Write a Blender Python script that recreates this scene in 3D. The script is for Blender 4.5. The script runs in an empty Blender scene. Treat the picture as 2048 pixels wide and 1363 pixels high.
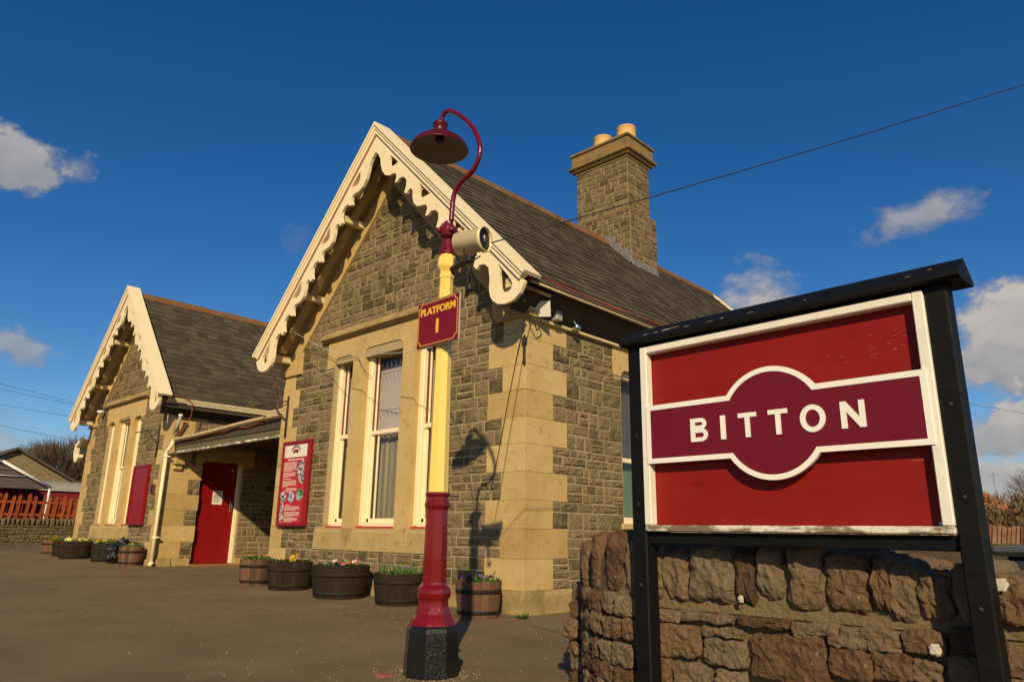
import bpy, math, random
from mathutils import Vector, Matrix, noise
R = math.radians
sc = bpy.context.scene
COL = sc.collection

# ---------------------------------------------------------------- camera
cam_d = bpy.data.cameras.new('camera'); cam = bpy.data.objects.new('camera', cam_d); COL.objects.link(cam)
yaw, pitch, roll = R(-43.6226), R(15.00867), R(.85324)
FW = Vector((math.sin(yaw)*math.cos(pitch), math.cos(yaw)*math.cos(pitch), math.sin(pitch)))
r0 = Vector((math.cos(yaw), -math.sin(yaw), 0)); u0 = r0.cross(FW)
CR = math.cos(roll)*r0 + math.sin(roll)*u0
CU = math.cos(roll)*u0 - math.sin(roll)*r0
m = Matrix((CR, CU, -FW)).transposed().to_4x4(); m.translation = Vector((0, 0, .84))
cam.matrix_world = m
cam_d.sensor_width = 36; cam_d.lens = 1429.75/2048*36; cam_d.clip_start = .05; cam_d.clip_end = 3000
sc.camera = cam
# ---------------------------------------------------------------- sun, sky, exposure
SUN_D = Vector((-.60, .655, -.46)).normalized()          # direction the light travels
sd = bpy.data.lights.new('sun', 'SUN'); sun = bpy.data.objects.new('sun', sd); COL.objects.link(sun)
sun.rotation_euler = SUN_D.to_track_quat('-Z', 'Y').to_euler()
sd.energy = 4.9; sd.angle = R(.5); sd.color = (1, .80, .49)
sc.view_settings.view_transform = 'Standard'; sc.view_settings.look = 'None'
sc.view_settings.exposure = 0; sc.view_settings.gamma = 1

W = bpy.data.worlds.new('World'); sc.world = W; W.use_nodes = True
nt = W.node_tree; nt.nodes.clear(); N = nt.nodes; LK = nt.links
def wn(t, **kw):
    n = N.new(t)
    for k, v in kw.items(): setattr(n, k, v)
    return n
def wmath(op, a, b=None, clamp=False):
    n = wn('ShaderNodeMath', operation=op, use_clamp=clamp)
    for i, v in enumerate((a, b)):
        if v is None: continue
        if isinstance(v, (int, float)): n.inputs[i].default_value = v
        else: LK.new(v, n.inputs[i])
    return n.outputs[0]
def wdot(a, vec):
    n = wn('ShaderNodeVectorMath', operation='DOT_PRODUCT'); LK.new(a, n.inputs[0]); n.inputs[1].default_value = vec
    return n.outputs['Value']
sky = wn('ShaderNodeTexSky', sky_type='NISHITA')
sky.sun_disc = False; sky.sun_elevation = R(27.4); sky.sun_rotation = R(137.5)
sky.altitude = 0; sky.air_density = .9; sky.dust_density = .25; sky.ozone_density = 3.0
hs = wn('ShaderNodeHueSaturation'); hs.inputs['Hue'].default_value = .506; hs.inputs['Saturation'].default_value = 1.33; hs.inputs['Value'].default_value = 1.06
LK.new(sky.outputs[0], hs.inputs['Color'])
tc = wn('ShaderNodeTexCoord'); D = tc.outputs['Generated']
def wnoise(scale, detail, rough, off=0):
    mp = wn('ShaderNodeMapping'); mp.inputs['Location'].default_value = (off, off*.7, -off); mp.inputs['Scale'].default_value = (1, 1, 1.5)
    LK.new(D, mp.inputs['Vector'])
    n = wn('ShaderNodeTexNoise'); n.inputs['Scale'].default_value = scale; n.inputs['Detail'].default_value = detail; n.inputs['Roughness'].default_value = rough
    LK.new(mp.outputs[0], n.inputs['Vector']); return n.outputs['Fac']
nA = wnoise(11, 7, .62, 2.3); nB = wnoise(26, 6, .6, 5.1)
# (centre direction, half width, half height, tilt, noise gain, softness)
CLOUDS = [((-.911, .130, .402), .070, .042, -8, 1.0, .45, .85), ((-.893, .193, .400), .020, .02, -20, .9, .8, .45),
          ((-.1902, .9061, .374), .068, .030, 6, .7, .6, .80), ((-.376, .866, .266), .072, .084, 0, .45, .45, .97),
          ((-.105, .9647, .208), .115, .078, -8, .6, .35, 1.0), ((-.12, .9747, .125), .10, .045, 0, .9, .4, 1.0), ((-.13, .9839, .06), .16, .035, 0, .8, .5, .95),
          ((-.955, .18, .200), .045, .022, -6, 1.0, .6, .75), ((-.8135, .4425, .372), .022, .018, 30, 1.2, .9, .22),
          ((-.975, .15, .095), .20, .05, 0, .9, 1.3, .55), ((-.90, .40, .10), .18, .04, 0, .9, 1.3, .45), ((-.64, .768, .25), .05, .02, 0, 1.2, .9, .3),
          ((.4, .9, .2), .2, .07, 0, 1.0, .4, .9), ((.8, .5, .25), .2, .08, 0, 1.0, .4, .9), ((.75, -.6, .5), .25, .08, 0, 1.0, .5, .5), ((-.3, -.9, .3), .25, .1, 0, 1.0, .4, .8)]
dens = None; shade = None
for (c, a, b, tilt, g, soft, op) in CLOUDS:
    c = Vector(c).normalized(); r = Vector((c.y, -c.x, 0)).normalized(); u = r.cross(c)
    if u.z < 0: u = -u
    t = R(tilt); r, u = r*math.cos(t)+u*math.sin(t), u*math.cos(t)-r*math.sin(t)
    x = wmath('DIVIDE', wdot(D, r), a); y = wmath('DIVIDE', wdot(D, u), b)
    x0 = wmath('SUBTRACT', x, c.dot(r)/a); y0 = wmath('SUBTRACT', y, c.dot(u)/b)
    d2 = wmath('SQRT', wmath('ADD', wmath('MULTIPLY', x0, x0), wmath('MULTIPLY', y0, y0)))
    front = wmath('GREATER_THAN', wdot(D, c), .3)
    v = wmath('ADD', wmath('SUBTRACT', 1.0, d2), wmath('ADD', wmath('MULTIPLY', wmath('SUBTRACT', nA, .5), 3.2*g), wmath('MULTIPLY', wmath('SUBTRACT', nB, .5), 1.5*g)))
    v = wmath('MULTIPLY', wmath('DIVIDE', v, soft, True), front)
    v = wmath('MULTIPLY', v, op)
    s = wmath('MULTIPLY', v, wmath('ADD', wmath('MULTIPLY', y0, .35), .5))
    dens = v if dens is None else wmath('MAXIMUM', dens, v)
    shade = s if shade is None else wmath('MAXIMUM', shade, s)
ccol = wn('ShaderNodeMix', data_type='RGBA'); LK.new(wmath('ADD', shade, wmath('MULTIPLY', wmath('SUBTRACT', nB, .5), .8), True), ccol.inputs['Factor'])
ccol.inputs['A'].default_value = (2.9, 3.0, 3.2, 1); ccol.inputs['B'].default_value = (7.2, 6.5, 5.8, 1)
cm = wn('ShaderNodeMix', data_type='RGBA'); LK.new(wmath('MULTIPLY', dens, .95), cm.inputs['Factor']); LK.new(hs.outputs[0], cm.inputs['A']); LK.new(ccol.outputs['Result'], cm.inputs['B'])
bg = wn('ShaderNodeBackground'); bg.inputs['Strength'].default_value = .085; LK.new(cm.outputs['Result'], bg.inputs['Color'])
wo = wn('ShaderNodeOutputWorld'); LK.new(bg.outputs[0], wo.inputs['Surface'])

# ---------------------------------------------------------------- materials
MAT = {}
def material(name, cols, rough=.8, scale=6, detail=6, island=0.0, bump=0.0, bscale=40, metal=0, spec=.5, stain=None, coat=0, stretch=(1, 1, 1), nmix=1.0, bdist=.01):
    """cols: 2-4 colours spread over noise (+ a random offset per separate piece)."""
    mt = bpy.data.materials.new(name); mt.use_nodes = True; t = mt.node_tree; n = t.nodes; l = t.links
    b = n['Principled BSDF']; b.inputs['Roughness'].default_value = rough; b.inputs['Metallic'].default_value = metal
    b.inputs['Specular IOR Level'].default_value = spec; b.inputs['Coat Weight'].default_value = coat
    tcn = n.new('ShaderNodeTexCoord'); mp = n.new('ShaderNodeMapping'); mp.inputs['Scale'].default_value = stretch; l.new(tcn.outputs['Object'], mp.inputs['Vector'])
    nz = n.new('ShaderNodeTexNoise'); nz.inputs['Scale'].default_value = scale; nz.inputs['Detail'].default_value = detail; nz.inputs['Roughness'].default_value = .62
    l.new(mp.outputs[0], nz.inputs['Vector'])
    fac = nz.outputs['Fac']
    if island:
        g = n.new('ShaderNodeNewGeometry'); mm = n.new('ShaderNodeMath'); mm.operation = 'SUBTRACT'; oi = n.new('ShaderNodeObjectInfo'); ma = n.new('ShaderNodeMath'); l.new(g.outputs['Random Per Island'], ma.inputs[0]); l.new(oi.outputs['Random'], ma.inputs[1]); mf = n.new('ShaderNodeMath'); mf.operation = 'FRACT'; l.new(ma.outputs[0], mf.inputs[0]); l.new(mf.outputs[0], mm.inputs[0]); mm.inputs[1].default_value = .5
        m2 = n.new('ShaderNodeMath'); m2.operation = 'MULTIPLY'; l.new(mm.outputs[0], m2.inputs[0]); m2.inputs[1].default_value = island
        m3 = n.new('ShaderNodeMath'); m3.operation = 'ADD'; l.new(m2.outputs[0], m3.inputs[0]); l.new(fac, m3.inputs[1]); fac = m3.outputs[0]
    cr = n.new('ShaderNodeValToRGB'); e = cr.color_ramp.elements
    k = len(cols)
    lo, hi = .5-.24*nmix-.3*island, .5+.24*nmix+.3*island
    while len(e) < k: e.new(.5)
    for i, c in enumerate(cols):
        e[i].position = max(0, min(1, lo+(hi-lo)*i/max(1, k-1))); e[i].color = (*c, 1)
    l.new(fac, cr.inputs['Fac']); out = cr.outputs['Color']
    for st_k in (stain if isinstance(stain, list) else [stain] if stain else []):
        (sc_, ss, amt, thr) = st_k
        n2 = n.new('ShaderNodeTexNoise'); n2.inputs['Scale'].default_value = ss; n2.inputs['Detail'].default_value = 8; n2.inputs['Roughness'].default_value = .7; l.new(mp.outputs[0], n2.inputs['Vector'])
        mr = n.new('ShaderNodeMapRange'); mr.inputs['From Min'].default_value = thr; mr.inputs['From Max'].default_value = thr+.1; mr.inputs['To Max'].default_value = amt; l.new(n2.outputs['Fac'], mr.inputs['Value'])
        mx = n.new('ShaderNodeMix'); mx.data_type = 'RGBA'; l.new(mr.outputs[0], mx.inputs['Factor']); l.new(out, mx.inputs['A']); mx.inputs['B'].default_value = (*sc_, 1); out = mx.outputs['Result']
    l.new(out, b.inputs['Base Color'])
    if bump:
        n3 = n.new('ShaderNodeTexNoise'); n3.inputs['Scale'].default_value = bscale; n3.inputs['Detail'].default_value = 8; n3.inputs['Roughness'].default_value = .65; l.new(mp.outputs[0], n3.inputs['Vector'])
        bp = n.new('ShaderNodeBump'); bp.inputs['Strength'].default_value = bump; bp.inputs['Distance'].default_value = bdist; l.new(n3.outputs['Fac'], bp.inputs['Height']); l.new(bp.outputs[0], b.inputs['Normal'])
    MAT[name] = mt; return mt
material('asphalt', [(.150, .106, .058), (.192, .138, .077), (.232, .170, .098)], .92, .9, 11, bump=1.0, bscale=150, bdist=.008, spec=.15, stain=[((.29, .225, .14), 200, .5, .60), ((.12, .085, .048), .35, .5, .56)], nmix=1.0)
material('kerb_grey', [(.12, .088, .05), (.17, .125, .075)], .9, 3, bump=.5, spec=.2)
material('rubble', [(.080, .058, .029), (.140, .104, .053), (.192, .147, .078), (.218, .150, .079), (.185, .148, .088)], .93, 7, 9, island=.62, bump=1.0, bscale=34, spec=.2, stain=((.10, .048, .024), 5, .5, .66), bdist=.018)
material('mortar', [(.32, .25, .135), (.44, .355, .20)], .95, 14, bump=.6, bscale=90, spec=.2)
material('ashlar', [(.38, .25, .095), (.49, .34, .138), (.57, .42, .19)], .9, 2.6, 12, island=.46, bump=.9, bscale=42, spec=.2, stain=[((.30, .19, .07), 8, .5, .56), ((.20, .14, .07), 55, .55, .60), ((.60, .47, .25), 30, .5, .62), ((.24, .20, .12), 1.3, .45, .60)], bdist=.010)
material('ashlar_worn', [(.30, .205, .085), (.42, .30, .125), (.52, .39, .18)], .92, 3, 10, island=.2, bump=1.0, bscale=36, spec=.2, stain=[((.17, .12, .06), 7, .7, .57), ((.62, .48, .25), 26, .5, .62)], bdist=.012)
material('plinth', [(.17, .125, .06), (.33, .24, .105), (.44, .33, .15)], .94, 3, 10, bump=1.0, bscale=35, spec=.2, stain=[((.30, .23, .03), 3.5, .75, .55), ((.12, .095, .055), 24, .6, .58)], bdist=.012)
material('wall_stone', [(.066, .037, .022), (.125, .068, .034), (.180, .116, .062), (.150, .112, .070), (.225, .160, .090)], .9, 6, 12, island=.85, bump=1.0, bscale=24, spec=.25, stain=[((.38, .32, .22), 26, .7, .62), ((.24, .11, .035), 5, .5, .62), ((.05, .038, .026), 14, .6, .60)], bdist=.03)
material('splash', [(.42, .38, .31), (.60, .56, .48)], .8, 30, spec=.2)
material('wall_mortar', [(.15, .108, .055), (.24, .175, .092)], .95, 8, 9, bump=1.0, bscale=36, spec=.2, bdist=.025)
material('slate', [(.050, .040, .026), (.072, .059, .038), (.098, .081, .050)], .8, 5, 9, island=.65, bump=.4, bscale=55, spec=.15, stain=((.18, .135, .06), 5, .55, .61))
material('ridge_clay', [(.10, .045, .020), (.19, .080, .032), (.15, .10, .05)], .9, 16, 9, island=.4, bump=.8, bscale=40, spec=.2, stain=((.24, .17, .08), 12, .85, .54))
material('cream_paint', [(.79, .66, .41), (.84, .72, .47)], .45, 4, 7, bump=.10, bscale=30, spec=.35, stain=((.55, .42, .21), 6, .45, .63))
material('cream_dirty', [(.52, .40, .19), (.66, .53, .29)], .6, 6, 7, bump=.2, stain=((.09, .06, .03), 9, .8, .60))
material('yellow_paint', [(.78, .54, .11), (.84, .61, .145)], .28, 3, 8, bump=.12, bscale=25, coat=.3, stain=((.55, .36, .07), 6, .45, .66))
material('maroon_paint', [(.115, .0035, .009), (.14, .005, .011)], .18, 6, 4, bump=.5, bscale=50, spec=.35, coat=.35, bdist=.004)
material('shade_paint', [(.070, .004, .007), (.09, .006, .009)], .3, 6, 5, bump=.2, bscale=30, spec=.3)
material('base_red', [(.135, .003, .005), (.165, .0045, .0065)], .2, 6, 4, bump=.6, bscale=60, spec=.35, coat=.35, bdist=.004, stain=((.06, .006, .004), 9, .4, .66))
material('black_paint', [(.006, .006, .005), (.010, .010, .009)], .22, 8, 5, bump=.9, bscale=55, spec=.25, coat=.35, bdist=.006)
material('black_wood', [(.004, .004, .0042), (.007, .007, .007)], .55, 5, 6, bump=.35, bscale=30, spec=.16, stretch=(1, 4, 4), stain=((.14, .115, .08), 7, .85, .745))
material('white_paint', [(.70, .66, .56), (.80, .76, .66)], .55, 6, 6, bump=.25, bscale=30, stain=((.30, .24, .16), 10, .7, .70))
material('peeling_white', [(.70, .66, .56), (.78, .73, .63)], .7, 6, 7, bump=.6, bscale=30, stain=((.17, .125, .07), 5, .97, .43), stretch=(1, 1, 3))
material('sign_red', [(.20, .0075, .0055), (.25, .011, .0075)], .55, 3, 8, bump=.2, bscale=40, spec=.2, stain=((.13, .006, .005), 4, .55, .58), stretch=(1, 1, 3))
material('sign_maroon', [(.130, .005, .017), (.148, .0065, .02)], .5, 3, 4, spec=.25)
material('lettering_white', [(.80, .77, .70), (.84, .81, .74)], .45, 5)
material('plate_maroon', [(.165, .006, .014), (.19, .008, .017)], .45, 5, spec=.25)
material('gold', [(.78, .44, .03), (.82, .48, .04)], .4, 5)
material('stripe_red', [(.22, .030, .016), (.30, .05, .025)], .6, 8)
material('sill_red', [(.36, .045, .020), (.42, .06, .03)], .5, 8)
material('window_brown', [(.11, .022, .012), (.15, .032, .018)], .5, 8)
material('door_red', [(.20, .005, .007), (.25, .008, .010)], .3, 3, 8, bump=.10, bscale=20, coat=.3, stretch=(3, 3, .3), stain=((.30, .02, .018), 10, .5, .64))
material('board_red', [(.21, .005, .008), (.245, .007, .010)], .4, 6, spec=.3)
material('poster_red', [(.42, .010, .014), (.46, .014, .018)], .45, 4)
material('poster_white', [(.68, .63, .52), (.76, .71, .60)], .5, 30)
material('picture', [(.03, .03, .03), (.26, .24, .22), (.62, .60, .56)], .5, 22, 5, nmix=.35)
material('picture_green', [(.02, .03, .06), (.08, .28, .03), (.35, .40, .38)], .5, 14, 4, nmix=.4)
material('picture_blue', [(.02, .03, .10), (.25, .28, .40), (.62, .62, .62)], .5, 22, 5, nmix=.35)
material('print_grey', [(.22, .14, .17), (.30, .18, .22)], .5, 30)
material('iron', [(.012, .010, .009), (.035, .022, .014)], .7, 20)
material('dark_timber', [(.045, .028, .016), (.085, .055, .030)], .85, 8, bump=.4, stretch=(1, 1, 4))
material('porch_board', [(.07, .045, .024), (.12, .10, .05), (.10, .11, .06)], .9, 5, 8, bump=.5, stain=((.20, .16, .08), 8, .6, .6))
material('verge_timber', [(.26, .18, .085), (.36, .26, .13)], .85, 6, 7, bump=.3)
material('soffit', [(.035, .026, .017), (.06, .045, .03)], .9, 9)
material('gutter_brown', [(.05, .036, .02), (.10, .072, .04)], .7, 6, 8, bump=.3)
material('lead', [(.10, .10, .10), (.24, .24, .235)], .5, 12, 7, bump=.4)
material('blind', [(.50, .42, .41), (.58, .50, .48)], .8, 3)
material('blind_dark', [(.085, .082, .085), (.11, .105, .105)], .8, 3)
material('curtain', [(.14, .12, .075), (.36, .31, .20)], .85, 3, 4, stretch=(9, 9, .25))
material('curtain_green', [(.10, .17, .10), (.15, .24, .15)], .85, 3, 4, stretch=(6, 6, .3))
material('interior', [(.02, .018, .015), (.03, .026, .02)], .9)
material('barrel_wood', [(.016, .011, .007), (.026, .018, .011), (.042, .027, .015)], .9, 12, 8, island=.4, bump=.6, bscale=50, spec=.2, stretch=(2, 2, .4))
material('barrel_brown', [(.055, .028, .013), (.12, .055, .025), (.18, .085, .035)], .8, 10, 8, island=.8, bump=.6, bscale=50, stretch=(2, 2, .5))
material('hoop_iron', [(.012, .009, .006), (.024, .016, .010)], .75, 20, bump=.3, spec=.25)
material('soil', [(.02, .014, .008), (.04, .028, .016)], .95, 40, bump=1, bscale=60)
material('leaf', [(.03, .075, .012), (.06, .14, .02), (.10, .20, .03)], .6, 12, island=.6)
material('leaf_dark', [(.018, .045, .010), (.035, .08, .016)], .6, 12, island=.6)
for nm, c in (('petal_yellow', (.72, .42, .015)), ('petal_pale', (.75, .68, .20)), ('petal_white', (.75, .70, .66)), ('petal_pink', (.55, .12, .26)), ('petal_purple', (.13, .045, .28)), ('petal_orange', (.50, .16, .012)), ('petal_wine', (.12, .01, .035)), ('petal_blue', (.22, .18, .38))):
    material(nm, [tuple(.75*v for v in c), c], .6, 60, island=.4)
material('bag_plastic', [(.008, .008, .009), (.014, .014, .015)], .22, 8, bump=.7, bscale=18, bdist=.03)
material('chrome', [(.6, .6, .6), (.7, .7, .7)], .18, 5, metal=1)
material('grey_plastic', [(.30, .28, .24), (.36, .33, .28)], .5, 5)
material('white_plastic', [(.70, .66, .58), (.78, .74, .66)], .4, 5)
material('speaker_cream', [(.62, .49, .25), (.72, .58, .32)], .45, 5, 7, bump=.1, stain=((.40, .29, .13), 6, .5, .62))
material('black_mesh', [(.006, .006, .006), (.012, .012, .012)], .5, 30)
material('shade_inside', [(.20, .17, .11), (.26, .22, .14)], .6, 7, stain=((.10, .05, .02), 12, .7, .68))
material('cable_black', [(.012, .011, .010), (.02, .018, .016)], .6)
material('cable_red', [(.30, .045, .02), (.38, .075, .035)], .5)
material('cable_pale', [(.45, .42, .38), (.55, .52, .46)], .5)
material('brick_red', [(.20, .06, .03), (.30, .10, .05)], .9, 20, bump=.6)
material('step_tile', [(.24, .09, .035), (.32, .13, .055)], .85, 14, bump=.5)
material('clay_pot', [(.60, .36, .12), (.70, .44, .17)], .85, 6, bump=.3)
material('chimney_cap', [(.12, .09, .045), (.24, .17, .075), (.26, .14, .035)], .93, 5, 10, bump=1.0, bscale=28, spec=.2, stain=((.36, .17, .025), 5, .85, .54), bdist=.015)
material('fence_wood', [(.17, .034, .010), (.28, .060, .016), (.34, .085, .024)], .85, 8, island=.5, bump=.4, spec=.2, stretch=(3, 3, .6))
material('carriage_maroon', [(.17, .014, .020), (.20, .020, .026)], .5, 6, spec=.2)
material('carriage_roof', [(.27, .25, .21), (.33, .31, .26)], .95, 4, spec=.05)
material('white_frame', [(.70, .68, .64), (.76, .74, .70)], .5, 6)
material('canopy_sheet', [(.075, .060, .055), (.10, .08, .075)], .7, 3, stretch=(1, 12, 1))
material('far_stone', [(.085, .064, .034), (.135, .102, .054), (.18, .138, .075)], .93, 3.5, 10, bump=1.0, bscale=9, bdist=.05, spec=.2, island=.3, stretch=(1, 1, 2.5), stain=((.07, .05, .03), 4, .7, .56))
material('shed_stone', [(.17, .13, .065), (.24, .185, .095), (.29, .225, .12)], .93, 3.5, 10, bump=1.0, bscale=9, bdist=.05, spec=.2, stretch=(1, 1, 2.5), stain=((.13, .095, .055), 4, .7, .56))
material('far_roof', [(.06, .045, .04), (.09, .07, .06)], .8, 6)
material('far_roof_red', [(.30, .09, .03), (.42, .15, .05)], .9, 8, stain=((.45, .28, .08), 4, .8, .6))
material('twig', [(.085, .058, .034), (.15, .105, .062)], .9, 12, island=.6, spec=.1)
material('trunk', [(.05, .035, .022), (.09, .065, .042)], .9, 10, bump=.6)
material('scrub', [(.07, .045, .02), (.13, .085, .036), (.20, .13, .05)], .95, 7, island=.7)
material('hill', [(.06, .055, .03), (.10, .085, .045)], .95, .25, 9, bump=1, bscale=2, bdist=.3)
material('grass', [(.05, .07, .02), (.10, .10, .04)], .95, 3)
material('tile_stack', [(.10, .030, .016), (.19, .065, .035), (.30, .22, .13)], .9, 10, island=.9, bump=.5)
material('bin_blue', [(.022, .028, .038), (.03, .037, .048)], .35, 4, bump=.1)
material('bin_lid', [(.05, .055, .06), (.10, .10, .10)], .14, 9, bump=.5, bscale=12, bdist=.03)
def glass(name, tint, mixr):
    mt = bpy.data.materials.new(name); mt.use_nodes = True; t = mt.node_tree; n = t.nodes; l = t.links
    n.remove(n['Principled BSDF']); tr = n.new('ShaderNodeBsdfTransparent'); tr.inputs[0].default_value = (*tint, 1)
    gl = n.new('ShaderNodeBsdfGlossy'); gl.inputs['Roughness'].default_value = .03; lw = n.new('ShaderNodeLayerWeight'); pw = n.new('ShaderNodeMath'); pw.operation = 'POWER'; pw.inputs[1].default_value = 5
    l.new(lw.outputs['Facing'], pw.inputs[0]); fr = n.new('ShaderNodeMath'); fr.operation = 'MULTIPLY_ADD'; l.new(pw.outputs[0], fr.inputs[0]); fr.inputs[1].default_value = .8; fr.inputs[2].default_value = .05
    nz = n.new('ShaderNodeTexNoise'); nz.inputs['Scale'].default_value = 2.5; bp = n.new('ShaderNodeBump'); bp.inputs['Strength'].default_value = .12; bp.inputs['Distance'].default_value = .02
    l.new(nz.outputs['Fac'], bp.inputs['Height']); l.new(bp.outputs[0], gl.inputs['Normal'])
    mx = n.new('ShaderNodeMixShader'); l.new(fr.outputs[0], mx.inputs[0]); l.new(tr.outputs[0], mx.inputs[1]); l.new(gl.outputs[0], mx.inputs[2])
    l.new(mx.outputs[0], n['Material Output'].inputs['Surface']); MAT[name] = mt
glass('window_glass', (.86, .87, .86), .1)

# ---------------------------------------------------------------- mesh helpers
class MB:
    def __init__(s): s.v = []; s.f = []; s.m = []; s.mats = []; s.sm = []
    def mi(s, mat):
        if mat not in s.mats: s.mats.append(mat)
        return s.mats.index(mat)
    def add(s, vs, fs, mat, smooth=False):
        o = len(s.v); k = s.mi(mat); s.v += [tuple(p) for p in vs]
        for f in fs: s.f.append([i+o for i in f]); s.m.append(k); s.sm.append(smooth)
    def box(s, x0, x1, y0, y1, z0, z1, mat, bev=0, M=None):
        if bev <= 0:
            vs = [(x, y, z) for z in (z0, z1) for y in (y0, y1) for x in (x0, x1)]
            fs = [(0, 2, 3, 1), (4, 5, 7, 6), (0, 1, 5, 4), (2, 6, 7, 3), (0, 4, 6, 2), (1, 3, 7, 5)]
        else:
            b = min(bev, abs(x1-x0)*.45, abs(y1-y0)*.45, abs(z1-z0)*.45); vs = []; ix = {}
            lo = (x0, y0, z0); hi = (x1, y1, z1)
            for sx in (0, 1):
                for sy in (0, 1):
                    for sz in (0, 1):
                        sg = (sx, sy, sz); c = [hi[i] if sg[i] else lo[i] for i in range(3)]
                        for ax in range(3):
                            p = list(c)
                            for j in range(3):
                                if j != ax: p[j] += -b if sg[j] else b
                            ix[(sx, sy, sz, ax)] = len(vs); vs.append(tuple(p))
            fs = []
            for ax in range(3):
                o = [j for j in range(3) if j != ax]
                for sgn in (0, 1):
                    q = []
                    for (a, c) in ((0, 0), (1, 0), (1, 1), (0, 1)):
                        t = [0, 0, 0]; t[ax] = sgn; t[o[0]] = a; t[o[1]] = c; q.append(ix[(*t, ax)])
                    fs.append(q if (sgn == 1) == (ax != 1) else q[::-1])
            for ax in range(3):
                o = [j for j in range(3) if j != ax]
                for a in (0, 1):
                    for c in (0, 1):
                        t0 = [0, 0, 0]; t0[o[0]] = a; t0[o[1]] = c; t1 = list(t0); t1[ax] = 1
                        fs.append([ix[(*t0, o[0])], ix[(*t0, o[1])], ix[(*t1, o[1])], ix[(*t1, o[0])]])
            for sx in (0, 1):
                for sy in (0, 1):
                    for sz in (0, 1): fs.append([ix[(sx, sy, sz, 0)], ix[(sx, sy, sz, 1)], ix[(sx, sy, sz, 2)]])
        if M is not None: vs = [tuple(M @ Vector(p)) for p in vs]
        s.add(vs, fs, mat)
    def lathe(s, prof, mat, n=24, M=None, phase=0, smooth=True, caps=True, sq=None):
        vs = []; fs = []
        for (r, z) in prof:
            for i in range(n):
                a = phase+2*math.pi*i/n; vs.append((r*math.cos(a), r*math.sin(a), z))
        for j in range(len(prof)-1):
            for i in range(n):
                k = (i+1) % n; fs.append((j*n+i, j*n+k, (j+1)*n+k, (j+1)*n+i))
        if caps: fs.append(tuple(range(n))[::-1]); fs.append(tuple(range((len(prof)-1)*n, len(prof)*n)))
        if M is not None: vs = [tuple(M @ Vector(p)) for p in vs]
        s.add(vs, fs, mat, smooth)
    def tube(s, pts, r, mat, n=8, smooth=True):
        pts = [Vector(p) for p in pts]; vs = []; fs = []; up = None
        rr = r if isinstance(r, (list, tuple)) else [r]*len(pts)
        for i, p in enumerate(pts):
            t = (pts[min(i+1, len(pts)-1)]-pts[max(i-1, 0)]).normalized()
            if up is None: up = t.orthogonal().normalized()
            up = (up - t*up.dot(t)).normalized(); w = t.cross(up)
            for k in range(n):
                a = 2*math.pi*k/n; vs.append(p+(up*math.cos(a)+w*math.sin(a))*rr[i])
        for j in range(len(pts)-1):
            for i in range(n):
                k = (i+1) % n; fs.append((j*n+i, j*n+k, (j+1)*n+k, (j+1)*n+i))
        fs.append(tuple(range(n))[::-1]); fs.append(tuple(range((len(pts)-1)*n, len(pts)*n)))
        s.add(vs, fs, mat, smooth)
    def mesh(s, me, mat, M=None):
        vs = [v.co for v in me.vertices]
        if M is not None: vs = [M @ p for p in vs]
        s.add(vs, [list(p.vertices) for p in me.polygons], mat)
    def obj(s, name, parent=None):
        me = bpy.data.meshes.new(name); me.from_pydata(s.v, [], s.f)
        for mt in s.mats: me.materials.append(MAT[mt])
        me.polygons.foreach_set('material_index', s.m); me.polygons.foreach_set('use_smooth', s.sm); me.update()
        o = bpy.data.objects.new(name, me); COL.objects.link(o)
        if parent is not None: o.parent = parent
        return o
def smooth_path(pts, k=6):
    pts = [Vector(p) for p in pts]; out = []
    for i in range(len(pts)-1):
        p0 = pts[max(i-1, 0)]; p1 = pts[i]; p2 = pts[i+1]; p3 = pts[min(i+2, len(pts)-1)]
        for j in range(k):
            t = j/k; out.append(.5*((2*p1)+(p2-p0)*t+(2*p0-5*p1+4*p2-p3)*t*t+(3*p1-p0-3*p2+p3)*t**3))
    out.append(pts[-1]); return out
def empty(name, loc, label=None, cat=None, group=None, kind=None, rz=0):
    o = bpy.data.objects.new(name, None); COL.objects.link(o); o.location = loc; o.rotation_euler = (0, 0, rz); o.empty_display_size = .2
    return tag(o, label, cat, group, kind)
def tag(o, label=None, cat=None, group=None, kind=None):
    for k, v in (('label', label), ('category', cat), ('group', group), ('kind', kind)):
        if v: o[k] = v
    return o
def poly(outer, holes, depth, offset=0):
    """flat polygon with holes in (x, y), thickness along z, as a mesh"""
    cu = bpy.data.curves.new('outline', 'CURVE'); cu.dimensions = '2D'; cu.fill_mode = 'BOTH'; cu.extrude = depth/2
    for ring in [outer]+list(holes):
        sp = cu.splines.new('POLY'); sp.points.add(len(ring)-1); sp.use_cyclic_u = True
        for p, q in zip(sp.points, ring): p.co = (q[0], q[1], 0, 1)
    return tomesh(cu)
def tomesh(cu):
    o = bpy.data.objects.new('tmp', cu); COL.objects.link(o); bpy.context.view_layer.update()
    dg = bpy.context.evaluated_depsgraph_get(); me = bpy.data.meshes.new_from_object(o.evaluated_get(dg)); bpy.data.objects.remove(o); return me
def text(body, size, depth, bold=0.0, align='CENTER', space=1.0):
    cu = bpy.data.curves.new('text', 'FONT'); cu.body = body; cu.size = size; cu.extrude = depth/2; cu.offset = bold; cu.align_x = align; cu.align_y = 'CENTER'; cu.space_character = space
    return tomesh(cu)
def frame_m(O, ux, uy):
    ux = Vector(ux); uy = Vector(uy); m = Matrix((ux, uy, ux.cross(uy))).transposed().to_4x4(); m.translation = Vector(O); return m
def facade_m(y): return frame_m((0, y, 0), (1, 0, 0), (0, 0, 1))       # polygon (x, z) standing in the facade plane, +depth towards -Y
def side_m(x): return frame_m((x, 0, 0), (0, 1, 0), (0, 0, 1))         # polygon (y, z) in a side wall plane
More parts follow.
